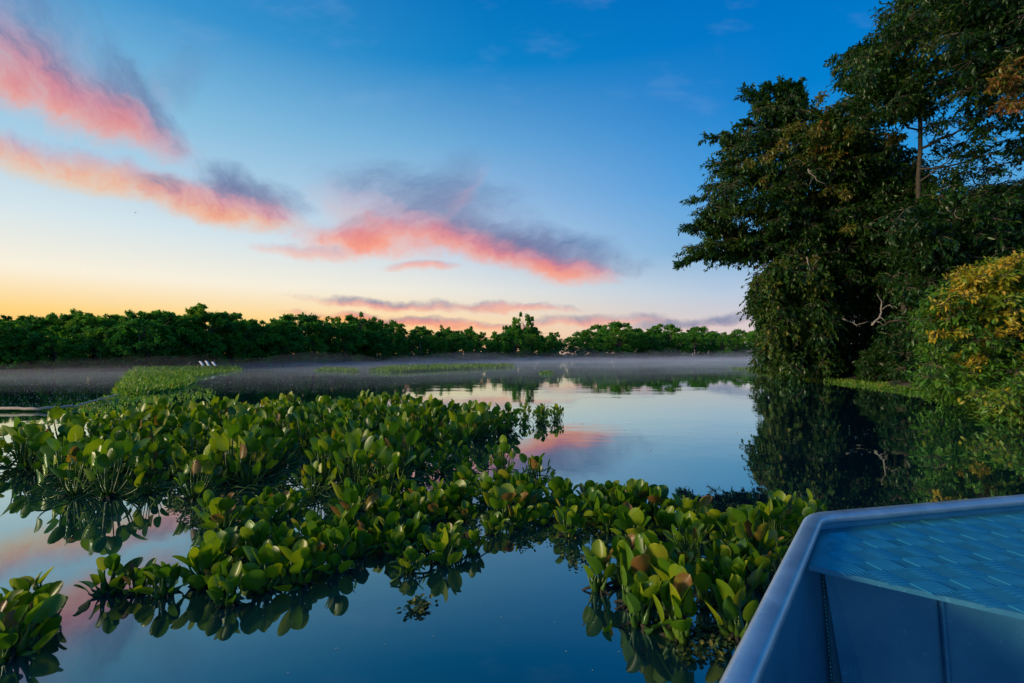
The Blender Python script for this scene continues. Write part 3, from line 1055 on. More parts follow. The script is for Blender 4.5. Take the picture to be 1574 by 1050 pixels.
dead_branch("low curved twig beside the forked white branch", [(1296, 490), (1310, 496), (1322, 500), (1334, 494)], 16, .022, [(1310, 496, 1318, 503)])
dead_branch("drooping bare stem low in the vines", [(1270, 536), (1280, 520), (1286, 505), (1290, 487)], 19, .025, [(1280, 520, 1272, 510)])

# hanging lianas at the left rim of the thicket
for i, (x, y0, y1) in enumerate(((1163, 405, 470), (1170, 410, 490), (1175, 400, 505), (1182, 415, 480), (1189, 395, 520), (1197, 420, 500), (1205, 430, 520), (1150, 455, 490))):
    g = Geo()
    P = [at(x + random.uniform(-3, 3), y0 + (y1 - y0) * t, 19.4) for t in np.linspace(0, 1, 8)]
    tube(g, P, np.linspace(.014, .006, 8), 4)
    k = 16
    idx = rng.integers(1, 8, k)
    Pp = np.array([list(P[j]) for j in idx]) + rng.normal(0, .06, (k, 3))
    leaves(g, Pp, rng.normal(0, 1, (k, 3)) + np.array([0, 0, -.8]), rng.normal(0, 1, (k, 3)) + .1, .13, .06, np.full(k, .45), m=1)
    tag(link("liana", g.mesh("liana", [M_bark, M_tree])), "thin leafy liana dangling from the left rim of the vine thicket", "vine", "lianas hanging over the water")

# ------------------------------------------------------------------ water grass and low floating vegetation (uncountable)
def grass_blades(g, pts, h, w, lean=.5, per=5, tmean=.5):
    P = np.repeat(np.array([list(p) for p in pts]), per, 0)
    n = len(P)
    P[:, :2] += rng.normal(0, .05 + h * .15, (n, 2))
    D = norm(np.stack([rng.normal(0, lean, n), rng.normal(0, lean, n), np.ones(n)], -1))
    Up = norm(np.stack([rng.normal(0, 1, n), rng.normal(0, 1, n) - .6, np.full(n, .3)], -1))
    ll = h * rng.uniform(.4, 1.2, n)
    leaves(g, P, D, Up, ll, w * rng.uniform(.6, 1.3, n), np.clip(rng.normal(tmean, .2, n), 0, 1), True, .1)


def water_pts(poly, n):
    return [water_at(x, y) for x, y in rand_in_poly(poly, n)]


g = Geo()
pts = water_pts([(1120, 566), (1200, 565), (1420, 580), (1520, 612), (1440, 607), (1330, 594), (1200, 580)], 2600)
grass_blades(g, pts, .17, .035, .7, 4, .5)
pts = water_pts([(1340, 590), (1440, 585), (1574, 625), (1620, 660), (1540, 640), (1440, 612)], 900)
pts += [p + Vector((0, 0, .15)) for p in water_pts([(1330, 584), (1400, 578), (1500, 585), (1520, 605), (1440, 600)], 900)]
grass_blades(g, pts, .16, .03, .8, 4, .45)
tag(link("shore_grass", g.mesh("shore_grass", [M_grass])), "bright green water grass along the foot of the right bank", "grass", kind="stuff")

g = Geo()
isl = [(185, 606), (195, 585), (200, 572), (215, 568), (300, 566), (372, 566), (368, 570), (330, 576), (300, 582), (290, 592), (260, 602), (215, 608)]
grass_blades(g, water_pts(isl, 3600), .22, .06, .9, 4, .5)
grass_blades(g, water_pts([(200, 569), (300, 566), (370, 566), (360, 569), (230, 573)], 500), .35, .05, .5, 4, .35)
tag(link("islet_plants", g.mesh("islet_plants", [M_grass])), "bright green plants of the low floating islet near the left far bank", "water plants", kind="stuff")

g = Geo()
grass_blades(g, water_pts([(486, 570), (500, 567), (548, 568), (548, 572)], 500), .22, .07, .9, 4, .45)
grass_blades(g, water_pts([(572, 571), (600, 565), (700, 562), (788, 562), (790, 565), (700, 569), (600, 573)], 2600), .30, .09, .9, 4, .42)
grass_blades(g, water_pts([(830, 573), (842, 572), (848, 575), (834, 576)], 40), .2, .06, .9, 4, .4)
tag(link("weed_strip", g.mesh("weed_strip", [M_grass])), "thin strip of floating weeds on the open water in the middle distance", "water plants", kind="stuff")

g = Geo()
grass_blades(g, water_pts([(110, 628), (190, 598), (330, 590), (330, 612), (200, 622), (150, 640)], 260), .08, .045, 1.2, 3, .55)
tag(link("reed_tufts", g.mesh("reed_tufts", [M_grass])), "sparse pale green tufts between the islet and the big mat", "water plants", kind="stuff")

# bubbles and duckweed specks on the water
g = Geo()
P = []
for poly, n in (([(0, 590), (180, 590), (180, 625), (0, 628)], 420), ([(330, 575), (640, 575), (640, 600), (260, 608)], 480), ([(0, 578), (190, 578), (190, 592), (0, 592)], 120),
                ([(860, 600), (1150, 600), (1150, 700), (900, 720)], 24), ([(400, 900), (1000, 880), (950, 1040), (400, 1040)], 26)):
    for x, y in rand_in_poly(poly, n):
        P.append((*water_at(x, y), y))
for x, y, z, py in P:
    s = (.008 if py < 700 else .0018) * random.uniform(.5, 1.5) * (1.6 if py < 592 else 1)
    V = [(x - s, y, .002), (x, y - s, .002), (x + s, y, .002), (x, y + s, .002), (x, y, .002 + s * .7)]
    g.add(V, None, [[0, 1, 4], [1, 2, 4], [2, 3, 4], [3, 0, 4]], .5)
tag(link("floating_specks", g.mesh("floating_specks", [M_speck])), "tiny pale specks of bubbles and duckweed floating on the river", "specks", kind="stuff")

# ------------------------------------------------------------------ white boards on the bank
for i, (x, h, w, lab) in enumerate(((311, 7.0, 4.5, "left of the three slanted white boards on the far bank"), (320, 7.6, 4.3, "middle and tallest of the three slanted white boards"),
                                    (330, 6.2, 4.6, "right of the three slanted white boards on the far bank"))):
    Y = 31.3
    a0, a1 = at(x + 2, 562.8, Y), at(x - 3, 562.8 - h, Y + 1.0)
    wv = Vector((w / 700 * Y / 2, 0, 0))
    th = Vector((0, -.04, .03))
    V = [a0 - wv, a0 + wv, a1 + wv, a1 - wv]
    V = [tuple(v) for v in V] + [tuple(v + th) for v in V]
    me = make_mesh("white_board", np.array(V), np.array([[0, 3, 2, 1], [4, 5, 6, 7], [0, 1, 5, 4], [1, 2, 6, 5], [2, 3, 7, 6], [3, 0, 4, 7]]), M_white)
    rt = empty("white_board", a0); tag(rt, lab, "board", "three slanted white boards")
    child(rt, "panel", me)
    g = Geo(); tube(g, [a1 + wv * .6, Vector((a1.x, a1.y + .25, .2))], [.03, .03], 5)
    child(rt, "prop", g.mesh("prop", [M_bark]))
g = Geo()
limb(g, [at(289, 563, 31), at(293, 556, 31)], .03, .02, 4, .01)
tag(link("leaning_stick", g.mesh("leaning_stick", [M_pale])), "thin stick leaning on the bank left of the white boards", "stick")

# long bare pole floating behind the mat
g = Geo()
stick = [(-60, 627), (20, 628), (60, 628), (100, 626), (130, 621), (160, 612), (182, 606)]
Pst = []
for k, (x, y) in enumerate(stick):
    w_ = water_at(x, y, .06)
    Pst.append(w_)
limb(g, Pst, .034, .016, 22, .008, 7)
tag(link("floating_pole", g.mesh("floating_pole", [simple_mat("pale_wood", (.42, .30, .19), (.62, .48, .33), 14, .7, .3)])), "long pale bent stick floating behind the hyacinth mat at the left edge", "stick")

# ------------------------------------------------------------------ bird
bp = at(208, 327, 60)
g = Geo()
V = np.array([(-.30, 0, .02), (-.12, .05, .09), (0, .06, .0), (.12, .05, .09), (.30, 0, .02), (0, -.10, 0), (-.10, -.06, .05), (.10, -.06, .05)])
g.add(V, None, [[0, 1, 6], [1, 2, 6], [2, 5, 6], [2, 3, 7], [2, 7, 5], [3, 4, 7]])
me_w = g.mesh("wings", [M_bird])
g = Geo(); tube(g, [(0, -.16, 0), (0, -.10, 0), (0, .02, -.01), (0, .12, .01), (0, .17, .02)], [.01, .035, .05, .03, .006], 7)
me_b = g.mesh("bird_body", [M_bird])
bird = empty("bird", bp, .7); tag(bird, "tiny dark bird gliding in front of the pink cloud at the left", "bird")
link("body", me_b, bird); link("wings", me_w, bird)

# ------------------------------------------------------------------ water hyacinths
def hy_leaf(lean, h, L, Wb, bulb, seed):
    """one leaf: stalk from the origin outwards (+x) and up, then a cupped rounded blade"""
    r = np.random.default_rng(seed)
    g = Geo()
    le = math.radians(lean)
    reach = math.sin(le) * h
    top = np.array([reach, 0, math.cos(le) * h])
    ctrl = np.array([reach * .75, r.normal(0, .01), math.cos(le) * h * .35])
    P = bezier((0.012, 0, -.01), ctrl, top, 6)
    rad = np.array([.006, .007, .0065, .0055, .0045, .0035])
    if bulb:
        rad = np.array([.006, .013, .0145, .009, .005, .0035])
    tube(g, P, rad, 5, m=1, tint=r.uniform(0, 1))
    # blade
    d = norm(P[-1] - P[-2])
    bl = le * .38 + math.radians(r.uniform(-22, 26))
    ax = norm(np.array([math.sin(bl), r.normal(0, .18), math.cos(bl)]))
    lat = norm(np.cross(ax, [1, 0, 0]) + np.array([0, 1e-6, 0]))
    lat = norm(lat + np.array([r.normal(0, .45), 0, 0]))
    nr = norm(np.cross(lat, ax))      # roughly radial
    ns, ntt = 8, 7
    V = []
    bend = r.uniform(-.1, .45)
    cup = r.uniform(.15, .6)
    wav = r.uniform(-.06, .06)
    for i in range(ns):
        s = (1 - math.cos(PI * i / (ns - 1))) / 2
        wd = Wb * max(.09, (1 - abs(2 * s ** .88 - 1) ** 2.2) ** .5)
        for j in range(ntt):
            t = (j / (ntt - 1)) * 2 - 1
            p = top + ax * (s * L) + lat * (t * wd) - nr * (cup * wd * t * t) * (1 - .3 * s) + nr * (bend * L * s * s * .6) + nr * wav * L * math.sin(3 * s + 2 * t)
            V.append(p)
    i, j = np.meshgrid(np.arange(ns - 1), np.arange(ntt - 1), indexing="ij")
    a = i * ntt + j
    Q = np.stack([a, a + 1, a + ntt + 1, a + ntt], -1).reshape(-1, 4)
    g.add(np.array(V), Q, None, r.uniform(.2, .66) if r.random() > .06 else .93, 0)
    return g.mesh("hyacinth_leaf", [M_hy, M_hystem], True), g


def variants(hs, bulb, s0, Lr, Wr, rings=((4, 10, 14), (18, 24, 30, 34), (42, 50, 60, 68))):
    out = []
    k = 0
    for ring, leans in enumerate(rings):
        row = []
        for ln in leans:
            for q in range(2):
                k += 1
                rr = random.Random(s0 + k)
                h = hs * (1.0, .92, .78)[ring] * rr.uniform(.8, 1.1)
                row.append(hy_leaf(ln, h, rr.uniform(*Lr), rr.uniform(*Wr), bulb, s0 + k))
        out.append(row)
    return out


V_tall = variants(.28, False, 1000, (.088, .122), (.038, .052))
V_low = variants(.105, True, 2000, (.062, .092), (.028, .042), ((6, 14, 22), (28, 38, 46, 52), (58, 66, 74, 80)))


V_up = variants(.12, True, 3000, (.072, .10), (.028, .038), ((3, 8, 13), (14, 20, 26, 32), (34, 42, 50, 58)))


def root_mesh(seed):  # roots, coloured near-black to fill in the shade between plants
    r = np.random.default_rng(seed); g = Geo()
    for k in range(9):
        a = r.uniform(0, 2 * PI); q = r.uniform(.04, .10)
        tube(g, wiggle(bezier((0, 0, .015), (q * .5 * math.cos(a), q * .5 * math.sin(a), .02), (q * math.cos(a), q * math.sin(a), -.02), 4), .004, r), np.linspace(.009, .004, 4), 4)
    return g.mesh("root_crown", [M_root], True)


ROOTS = [root_mesh(i) for i in range(4)]


def scatter(poly, spacing, tries=4000, margin=0):
    pts = []
    xs = [p[0] for p in poly]; ys = [p[1] for p in poly]
    ws = []
    for _ in range(tries):
        # even in world space: pick by world area
        w = None
        while w is None:
            x, y = random.uniform(min(xs), max(xs)), random.uniform(min(ys), max(ys))
            k = (min(ys) - 545) / (y - 545)
            if random.random() < k ** 3 and in_poly(x, y, poly):
                w = water_at(x, y)
        if all((w - q).length > spacing for q in ws):
            ws.append(w); pts.append((x, y))
    return list(zip(pts, ws))


MAT = [(-90, 712), (60, 690), (150, 676), (250, 657), (420, 646), (640, 643), (750, 648), (790, 662), (745, 682), (690, 694), (625, 722), (610, 768),
       (520, 772), (430, 766), (340, 758), (280, 774), (200, 766), (120, 764), (60, 728), (-90, 745)]
patches = [
    # poly, spacing, variants, scale, label, group
    (MAT, .215, "tall", 1.0, None, None),
    ([(745, 652), (800, 642), (868, 638), (866, 648), (820, 660), (770, 670)], .24, "tall", .58, "small water hyacinth in the thin far spur of the mat", "hyacinths of the far spur"),
    ([(640, 728), (650, 716), (720, 704), (850, 735), (870, 752), (760, 750), (680, 742)], .24, "tall", .72, "water hyacinth on the near side above the pink reflection", "hyacinths above the pink reflection"),
    ([(650, 800), (700, 785), (760, 790), (880, 778), (960, 782), (1060, 806), (1200, 818), (1190, 842), (1050, 842), (930, 832), (880, 826), (820, 812), (740, 822)], .165, "low", .98, "water hyacinth in the narrow arm towards the boat", "hyacinths of the narrow arm"),
    ([(330, 778), (600, 778), (650, 800), (560, 812), (330, 815), (290, 800)], .19, "low", 1.1, "low water hyacinth bridging the big mat and front clump", "hyacinths between the big mat and the front clump"),
    ([(620, 770), (760, 752), (860, 762), (800, 778), (640, 785)], .20, "low", 1.15, "water hyacinth between the mat and the narrow arm", "hyacinths between the mat and the narrow arm"),
    ([(850, 762), (960, 772), (1050, 800), (1000, 806), (880, 782)], .17, "low", 1.1, "water hyacinth in the back row of the narrow arm", "hyacinths at the back of the narrow arm"),
    ([(290, 880), (330, 850), (430, 835), (560, 822), (590, 838), (560, 862), (480, 895), (400, 928), (310, 948)], .135, "low", .9, "low water hyacinth in the front clump left of centre", "hyacinths of the front clump"),
    ([(600, 832), (700, 826), (735, 838), (725, 852), (640, 888), (590, 866)], .14, "low", .84, "low water hyacinth in the small middle clump", "hyacinths of the small middle clump"),
    ([(150, 918), (185, 902), (262, 898), (262, 912), (170, 930)], .13, "low", .78, "low water hyacinth in the little raft at left", "hyacinths of the little raft"),
    ([(-60, 945), (60, 930), (100, 950), (60, 985), (10, 1020), (-60, 1040)], .13, "low", .88, "water hyacinth in the bottom left corner", "hyacinths in the bottom left corner"),
    ([(900, 915), (930, 895), (1010, 880), (1190, 870), (1190, 905), (1130, 985), (1050, 985), (960, 960)], .135, "up", 1.1, "upright water hyacinth beside the boat's rail", "hyacinths beside the boat"),
    ([(1040, 850), (1150, 845), (1240, 835), (1200, 890), (1100, 900)], .19, "tall", .66, "taller water hyacinth close to the boat's corner", "tall hyacinths at the boat's corner"),
    ([(1170, 806), (1230, 812), (1255, 806), (1245, 830), (1180, 830)], .2, "tall", .56, "water hyacinth peeping out behind the boat's corner", "hyacinths behind the boat's corner"),
]
plants = []
for poly, sp, var, sc, lab, grp in patches:
    for (x, y), w in scatter(poly, sp, 2600 if poly is MAT else 700):
        l2, g2 = lab, grp
        if poly is MAT:
            if x < 150:
                l2, g2 = "sprawling water hyacinth in the ragged left end of the big mat", "hyacinths of the big mat's left end"
            elif y < 662:
                l2, g2 = "water hyacinth in the back rows of the big mat", "hyacinths in the mat's back rows"
            elif y < 700:
                l2, g2 = "tall water hyacinth in the dense middle of the big mat", "hyacinths in the mat's middle"
            else:
                l2, g2 = "tall water hyacinth along the near edge of the big mat", "hyacinths along the mat's near edge"
        if poly is MAT and x >= 150:
            third = "left part" if x < 330 else ("middle" if x < 510 else "right part")
            l2 = l2.replace("the big mat", "the big mat's " + third); g2 = g2 + ", " + third
        if poly is not MAT and x > 120 and mnoise.noise(Vector((w.x * 2.6, w.y * 2.6, 8))) < -.33: continue
        if poly is MAT and y > 690 and mnoise.noise(Vector((w.x * 1.7, w.y * 1.7, 5))) < -.30: continue
        plants.append((w, var, sc, l2, g2))
# the boat occupies this side of the rail
def left_of_boat(w):
    a, b = Vector((.30, .62)), Vector((.92, 1.44))
    c = (b.x - a.x) * (w.y - a.y) - (b.y - a.y) * (w.x - a.x)
    return c > .10 or w.y > 1.75
plants = [p for p in plants if left_of_boat(p[0])]
plants.sort(key=lambda p: p[0].length)
print("HYACINTHS", len(plants))

ORD = "first second third fourth fifth sixth seventh eighth ninth tenth eleventh twelfth thirteenth fourteenth fifteenth sixteenth seventeenth eighteenth nineteenth twentieth".split()
ORD += ["twenty-" + o for o in ORD[:9]] + ["thirtieth"] + ["thirty-" + o for o in ORD[:9]] + ["fortieth"] + ["forty-" + o for o in ORD[:9]]
for gname in sorted({p[4] for p in plants}):
    ids = [k for k in range(len(plants)) if plants[k][4] == gname]
    if "mat's" in gname: continue
    ids.sort(key=lambda k: plants[k][0].x / plants[k][0].y)
    for q, k in enumerate(ids):
        p = plants[k]
        if q < len(ORD): plants[k] = (p[0], p[1], p[2], p[3] + ", " + ORD[q] + " from the left", p[4])
SPECIAL = {}
def near(px, py, label):
    w = water_at(px, py)
    i = min(range(len(plants)), key=lambda k: (plants[k][0] - w).length)
    SPECIAL[i] = label
near(75, 700, "hyacinth with browned orange leaves at the left end of the mat")
near(945, 905, "upright hyacinth at the left front corner of the boatside clump")
near(1090, 905, "hyacinth holding up the biggest round leaf beside the boat")
near(30, 950, "large leaved hyacinth nearest the bottom left corner")
near(1250, 815, "hyacinth just behind the boat's front corner")
near(865, 643, "outermost hyacinth at the tip of the far spur")

gst = Geo()
MAXP = 298
for i, (w, var, sc, lab, grp) in enumerate(plants):
    VV = {"tall": V_tall, "low": V_low, "up": V_up}[var]
    rr = random.Random(i * 7 + 5)
    s = sc * rr.uniform(.66, 1.28)
    n_in, n_mid, n_out = {"tall": (4, 6, 6), "low": (4, 5, 5), "up": (3, 4, 3)}[var]
    specs = []
    a = rr.uniform(0, 2 * PI)
    for ring, cnt in enumerate((n_in, n_mid, n_out)):
        for k in range(cnt):
            a += 2.39996 + rr.uniform(-.3, .3)
            specs.append((rr.choice(VV[ring]), a, rr.uniform(.8, 1.12)))
    if i < MAXP:
        rt = empty("water_hyacinth", (w.x, w.y, 0), 0)
        rt.scale = (s, s, s)
        rt.rotation_euler = (rr.uniform(-.12, .12), rr.uniform(-.12, .12), 0)
        if i in SPECIAL: tag(rt, SPECIAL[i], "water plant")
        else: tag(rt, lab, "water plant", grp)
        link("root_crown", ROOTS[i % 4], rt)
        for (me, _), ang, sc2 in specs:
            o = link("leaf", me, rt)
            o.rotation_euler = (0, 0, ang)
            o.scale = (sc2, sc2, sc2)
    else:
        for (_, gg), ang, sc2 in specs:
            c, sn = math.cos(ang), math.sin(ang)
            off = 0
            for V, q in zip(gg.V, range(9)):
                pass
            V = np.concatenate(gg.V) * (s * sc2)
            V = np.stack([V[:, 0] * c - V[:, 1] * sn + w.x, V[:, 0] * sn + V[:, 1] * c + w.y, V[:, 2]], -1)
            n0 = gst.n
            tv = np.concatenate(gg.tint)
            gst.V.append(V); gst.tint.append(np.clip(tv + rr.uniform(-.22, .22), 0, 1)); gst.n += len(V)
            for Q, m_ in zip(gg.Q, gg.qm): gst.Q.append(Q + n0); gst.qm.append(m_)
            for Q, m_ in zip(gg.T, gg.tm): gst.T.append(Q + n0); gst.tm.append(m_)
if gst.n:
    tag(link("distant_hyacinths", gst.mesh("distant_hyacinths", [M_hy, M_hystem], True)), "hindmost water hyacinths of the big mat, too crowded to count", "water plants", kind="stuff")

# stalks and dead leaves lying low in the mat
g = Geo()
for x, y in rand_in_poly(MAT, 520) + rand_in_poly(patches[2][0], 60) + rand_in_poly(patches[8][0], 15):
    w = water_at(x, y)
    if not left_of_boat(w): continue
    a = random.uniform(0, 2 * PI); l = random.uniform(.12, .34) * (1 if w.y > 2.6 else .5)
    d = Vector((math.cos(a), math.sin(a), 0)) * l
    tube(g, wiggle(bezier(w + Vector((0, 0, .01)), w + d * .5 + Vector((0, 0, random.uniform(.02, .09))), w + d + Vector((0, 0, .01)), 5), .01), np.linspace(.007, .004, 5), 4, tint=random.random())
tag(link("fallen_stalks", g.mesh("fallen_stalks", [M_hystem])), "tangle of bent stalks lying low in the hyacinth mats", "stalks", kind="stuff")

# salvinia and duckweed films
g = Geo()
for poly, n, size in (([(640, 745), (740, 735), (770, 770), (740, 830), (700, 850), (660, 840), (700, 790)], 900, .014), ([(560, 780), (620, 775), (625, 790), (570, 800)], 120, .012),
                      ([(590, 835), (640, 820), (650, 840), (600, 850)], 120, .012),
                      ([(840, 770), (930, 790), (930, 850), (880, 880), (850, 840)], 700, .011), ([(780, 835), (850, 820), (860, 835), (790, 848)], 180, .011),
                      ([(1010, 960), (1120, 900), (1150, 950), (1110, 1020), (1050, 1020)], 520, .013), ([(240, 780), (330, 765), (420, 790), (300, 815)], 500, .014),
                      ([(0, 735), (110, 760), (230, 770), (60, 745)], 120, .015), ([(1180, 800), (1080, 770), (1250, 790)], 300, .012),
                      ([(740, 760), (960, 775), (1050, 820), (900, 810)], 500, .012)):
    W_ = [w for w in water_pts(poly, n) if left_of_boat(w)]
    W_ = [w for w in W_ if mnoise.noise(Vector((w.x * 9, w.y * 9, 2))) > -.12]
    if not W_: continue
    P = np.array([list(w) for w in W_]); P[:, 2] = rng.uniform(.002, .012, len(P))
    k = len(P)
    D = np.stack([rng.normal(0, 1, k), rng.normal(0, 1, k), rng.uniform(0, .5, k)], -1)
    leaves(g, P, D, np.tile([0, 0, 1.0], (k, 1)) + rng.normal(0, .2, (k, 3)), size * rng.uniform(1, 2.2, k), size * 1.3, rng.uniform(0, 1, k), True, .2)
tag(link("floating_weed", g.mesh("floating_weed", [M_weed])), "film of tiny yellowish floating ferns between the hyacinths", "floating weed", kind="stuff")

g = Geo()
c0 = water_at(643, 934)
k = 70
P = np.array([list(c0)] * k) + np.stack([rng.normal(0, .028, k), rng.normal(0, .028, k), rng.uniform(.002, .02, k)], -1)
leaves(g, P, np.stack([rng.normal(0, 1, k), rng.normal(0, 1, k), rng.uniform(0, .7, k)], -1), np.tile([0, 0, 1.0], (k, 1)), .028, .02, rng.uniform(.4, 1, k), True, .2)
tag(link("weed_clump", g.mesh("weed_clump", [M_weed])), "small yellow clump of weed drifting alone on the dark water", "weed")

# yellow leaf floating by itself
g = Geo()
me, gg = V_low[1][3]
o = link("drifting_leaf", me, None, water_at(914, 968) + Vector((0, 0, -.1)))
tag(o, "single yellowish leaf standing out of the water left of the boat", "leaf")

# ------------------------------------------------------------------ boat
boat = empty("boat", (1.3, .9, 0))
tag(boat, "blue tinted aluminium boat bow with tread plate deck in the corner", "boat")
RZ = .60


def bchild(name, me, parent=None):
    o = link(name, me, parent or boat)
    if parent is None:
        o.matrix_parent_inverse = Matrix.Translation(-Vector(boat.location))
    return o


def w_at(px, py, z):
    return water_at(px, py, z)


C0 = w_at(1252, 797, RZ)
A0 = w_at(1137, 1050, RZ)
ax = (C0 - A0).normalized()
A1 = A0 - ax * 1.6
B0 = w_at(1574, 768, RZ)
bx = (B0 - C0).normalized()
B1 = C0 + bx * 2.4
side_n = Vector((ax.y, -ax.x, 0))     # into the boat


def prism(g, path, prof, m=0):
    """sweep a closed 2-D profile (offset across, up) along a flat path with mitred corners"""
    P = [Vector(p) for p in path]
    rows = []
    for i, p in enumerate(P):
        d0 = (P[i] - P[i - 1]).normalized() if i > 0 else (P[1] - P[0]).normalized()
        d1 = (P[i + 1] - P[i]).normalized() if i < len(P) - 1 else d0
        n0, n1 = Vector((d0.y, -d0.x, 0)), Vector((d1.y, -d1.x, 0))
        nn = (n0 + n1).normalized(); k = 1 / max(.4, nn.dot(n1))
        rows.append([p + nn * (a * k) + Vector((0, 0, b)) for a, b in prof])
    V = np.array([list(v) for r_ in rows for v in r_])
    n, s = len(rows), len(prof)
    i, j = np.meshgrid(np.arange(n - 1), np.arange(s), indexing="ij")
    j2 = (j + 1) % s
    Q = np.stack([i * s + j, (i + 1) * s + j, (i + 1) * s + j2, i * s + j2], -1).reshape(-1, 4)
    g.add(V, Q, None, .5, m)


# rounded rail
rr_ = .023
prof = [(rr_ * math.copysign(abs(math.cos(a)) ** .7, math.cos(a)), rr_ * .62 * math.copysign(abs(math.sin(a)) ** .7, math.sin(a))) for a in np.linspace(0, 2 * PI, 17)[:-1]]
k1 = C0 - ax * .06; k2 = C0 + bx * .06
corner = [Vector(p) for p in bezier(k1, C0, k2, 6)]
g = Geo()
prism(g, [A1, A0, A0.lerp(k1, .5)] + corner, prof)
bchild("side_rail", g.mesh("side_rail", [M_alu_rail], True))
g = Geo()
prism(g, [corner[-1], C0 + bx * .4, C0 + bx * 1.2, B1], prof)
bchild("bow_rail", g.mesh("bow_rail", [M_alu_rail], True))

# hull plates: outside and inside skins
def plate(name, pts, m, th=.004, parent=None, normal=None):
    V = [Vector(p) for p in pts]
    nrm = normal or (V[1] - V[0]).cross(V[-1] - V[0]).normalized()
    n = len(V)
    allv = [list(v) for v in V] + [list(v - nrm * th) for v in V]
    bm_f = [list(range(n)), list(range(2 * n - 1, n - 1, -1))] + [[i, n + i, n + (i + 1) % n, (i + 1) % n] for i in range(n)]
    me = bpy.data.meshes.new(name)
    me.from_pydata(allv, [], bm_f)
    me.materials.append(m)
    me.update()
    return bchild(name, me, parent)


def inner(p, dz, inn):
    return Vector((p.x + side_n.x * inn, p.y + side_n.y * inn, dz))


FLOOR_Z = .05
plate("hull_side", [inner(A1, RZ - .01, .002), inner(C0, RZ - .01, .002), inner(C0, FLOOR_Z, .035), inner(A1, FLOOR_Z, .035)], M_alu, .004)
bn = Vector((bx.y, -bx.x, 0))
plate("bow_plate", [C0 + Vector((0, 0, -.01)) + bn * .002, B1 + Vector((0, 0, -.01)) + bn * .002, B1 + Vector((0, 0, FLOOR_Z - RZ)) + bn * .1, C0 + Vector((0, 0, FLOOR_Z - RZ)) + bn * .1], M_alu, .004)
# deck
DZ = .570
D0 = w_at(1243, 868, DZ)
D1 = w_at(1574, 943, DZ)
dd = (D1 - D0).normalized()
D2 = D0 + dd * 1.9
Cd = Vector((C0.x, C0.y, DZ)) + side_n * .015 - ax * .01
Bd = Vector((B1.x, B1.y, DZ)) + bn * .015
deck = plate("deck_plate", [D0, D2, Bd, Cd], M_alu_deck, .004, normal=Vector((0, 0, 1)))
# folded lip of the deck
lip_n = Vector((-dd.y, dd.x, 0))
plate("deck_lip", [D0 - lip_n * .001, D2 - lip_n * .001, D2 - lip_n * .001 - Vector((0, 0, .012)), D0 - lip_n * .001 - Vector((0, 0, .012))], M_alu, .003)
# bulkhead under the deck, set back a little
s0 = D0 + lip_n * .30; s1 = D2 + lip_n * .30
s0 = s0 - dd * ((side_n.dot(s0 - Vector((C0.x, C0.y, s0.z))) - .006) / side_n.dot(dd))
plate("bulkhead", [Vector((s0.x, s0.y, DZ - .003)), Vector((s1.x, s1.y, DZ - .003)), Vector((s1.x, s1.y, FLOOR_Z)) - lip_n * .02, Vector((s0.x, s0.y, FLOOR_Z)) - lip_n * .004 - dd * .03], M_alu, .003)
# pressed rib in the bulkhead
rb0 = s0 + dd * .27
g = Geo()
prism_pts = []
w0 = .005
V = []
for z, off in ((DZ - .03, .0), (FLOOR_Z, .02)):
    c = Vector((rb0.x, rb0.y, z)) - lip_n * (off + .004) + dd * (.02 if z < .3 else 0)
    V += [c - dd * w0 * 1.6, c - dd * w0 * .5 - lip_n * .008, c + dd * w0 * .5 - lip_n * .008, c + dd * w0 * 1.6]
g.add(np.array([list(v) for v in V]), [[0, 1, 5, 4], [1, 2, 6, 5], [2, 3, 7, 6]])
bchild("bulkhead_rib", g.mesh("bulkhead_rib", [M_alu], True))
# boat floor and outer far side so it is a real boat
far_off = side_n * 1.5
plate("boat_floor", [Vector((A1.x, A1.y, FLOOR_Z)) + side_n * .1, Vector((C0.x, C0.y, FLOOR_Z)) + side_n * .1, Vector((B1.x, B1.y, FLOOR_Z)), Vector((A1.x, A1.y, FLOOR_Z)) + far_off * 1.3], M_alu, .004, normal=Vector((0, 0, 1)))
# weld bead
g = Geo()
for k in range(46):
    t = k / 45
    c = Vector((s0.x, s0.y, 0)).lerp(Vector((s0.x, s0.y, 0)) - lip_n * .006 + dd * .028, t)
    c.z = DZ - .02 - (DZ - .02 - FLOOR_Z) * t
    c = c - lip_n * .004 + dd * .006
    s = .0045 * random.uniform(.8, 1.25)
    tube(g, [c + Vector((0, 0, s * 1.2)), c + Vector((0, 0, s * .5)), c - Vector((0, 0, s * .5)), c - Vector((0, 0, s * 1.2))], [s * .3, s, s, s * .3], 6)
bchild("weld_bead", g.mesh("weld_bead", [M_alu_deck], True))

# tread bars: groups of six raised bars, alternating direction
def bar(g, c, ang, l, w, h):
    u = np.array([math.cos(ang), math.sin(ang), 0]); v = np.array([-u[1], u[0], 0]); z = np.array([0, 0, 1])
    c = np.array([c[0], c[1], 0.0])
    V = [c - u * l, c - u * l * .6 - v * w, c + u * l * .6 - v * w, c + u * l, c + u * l * .6 + v * w, c - u * l * .6 + v * w,
         c - u * l * .65 + z * h, c - u * l * .0 + z * h * 1.15, c + u * l * .65 + z * h]
    g.add(np.array(V), [[1, 2, 8, 6], [4, 5, 6, 8]], [[0, 1, 6], [2, 3, 8], [3, 4, 8], [5, 0, 6]])


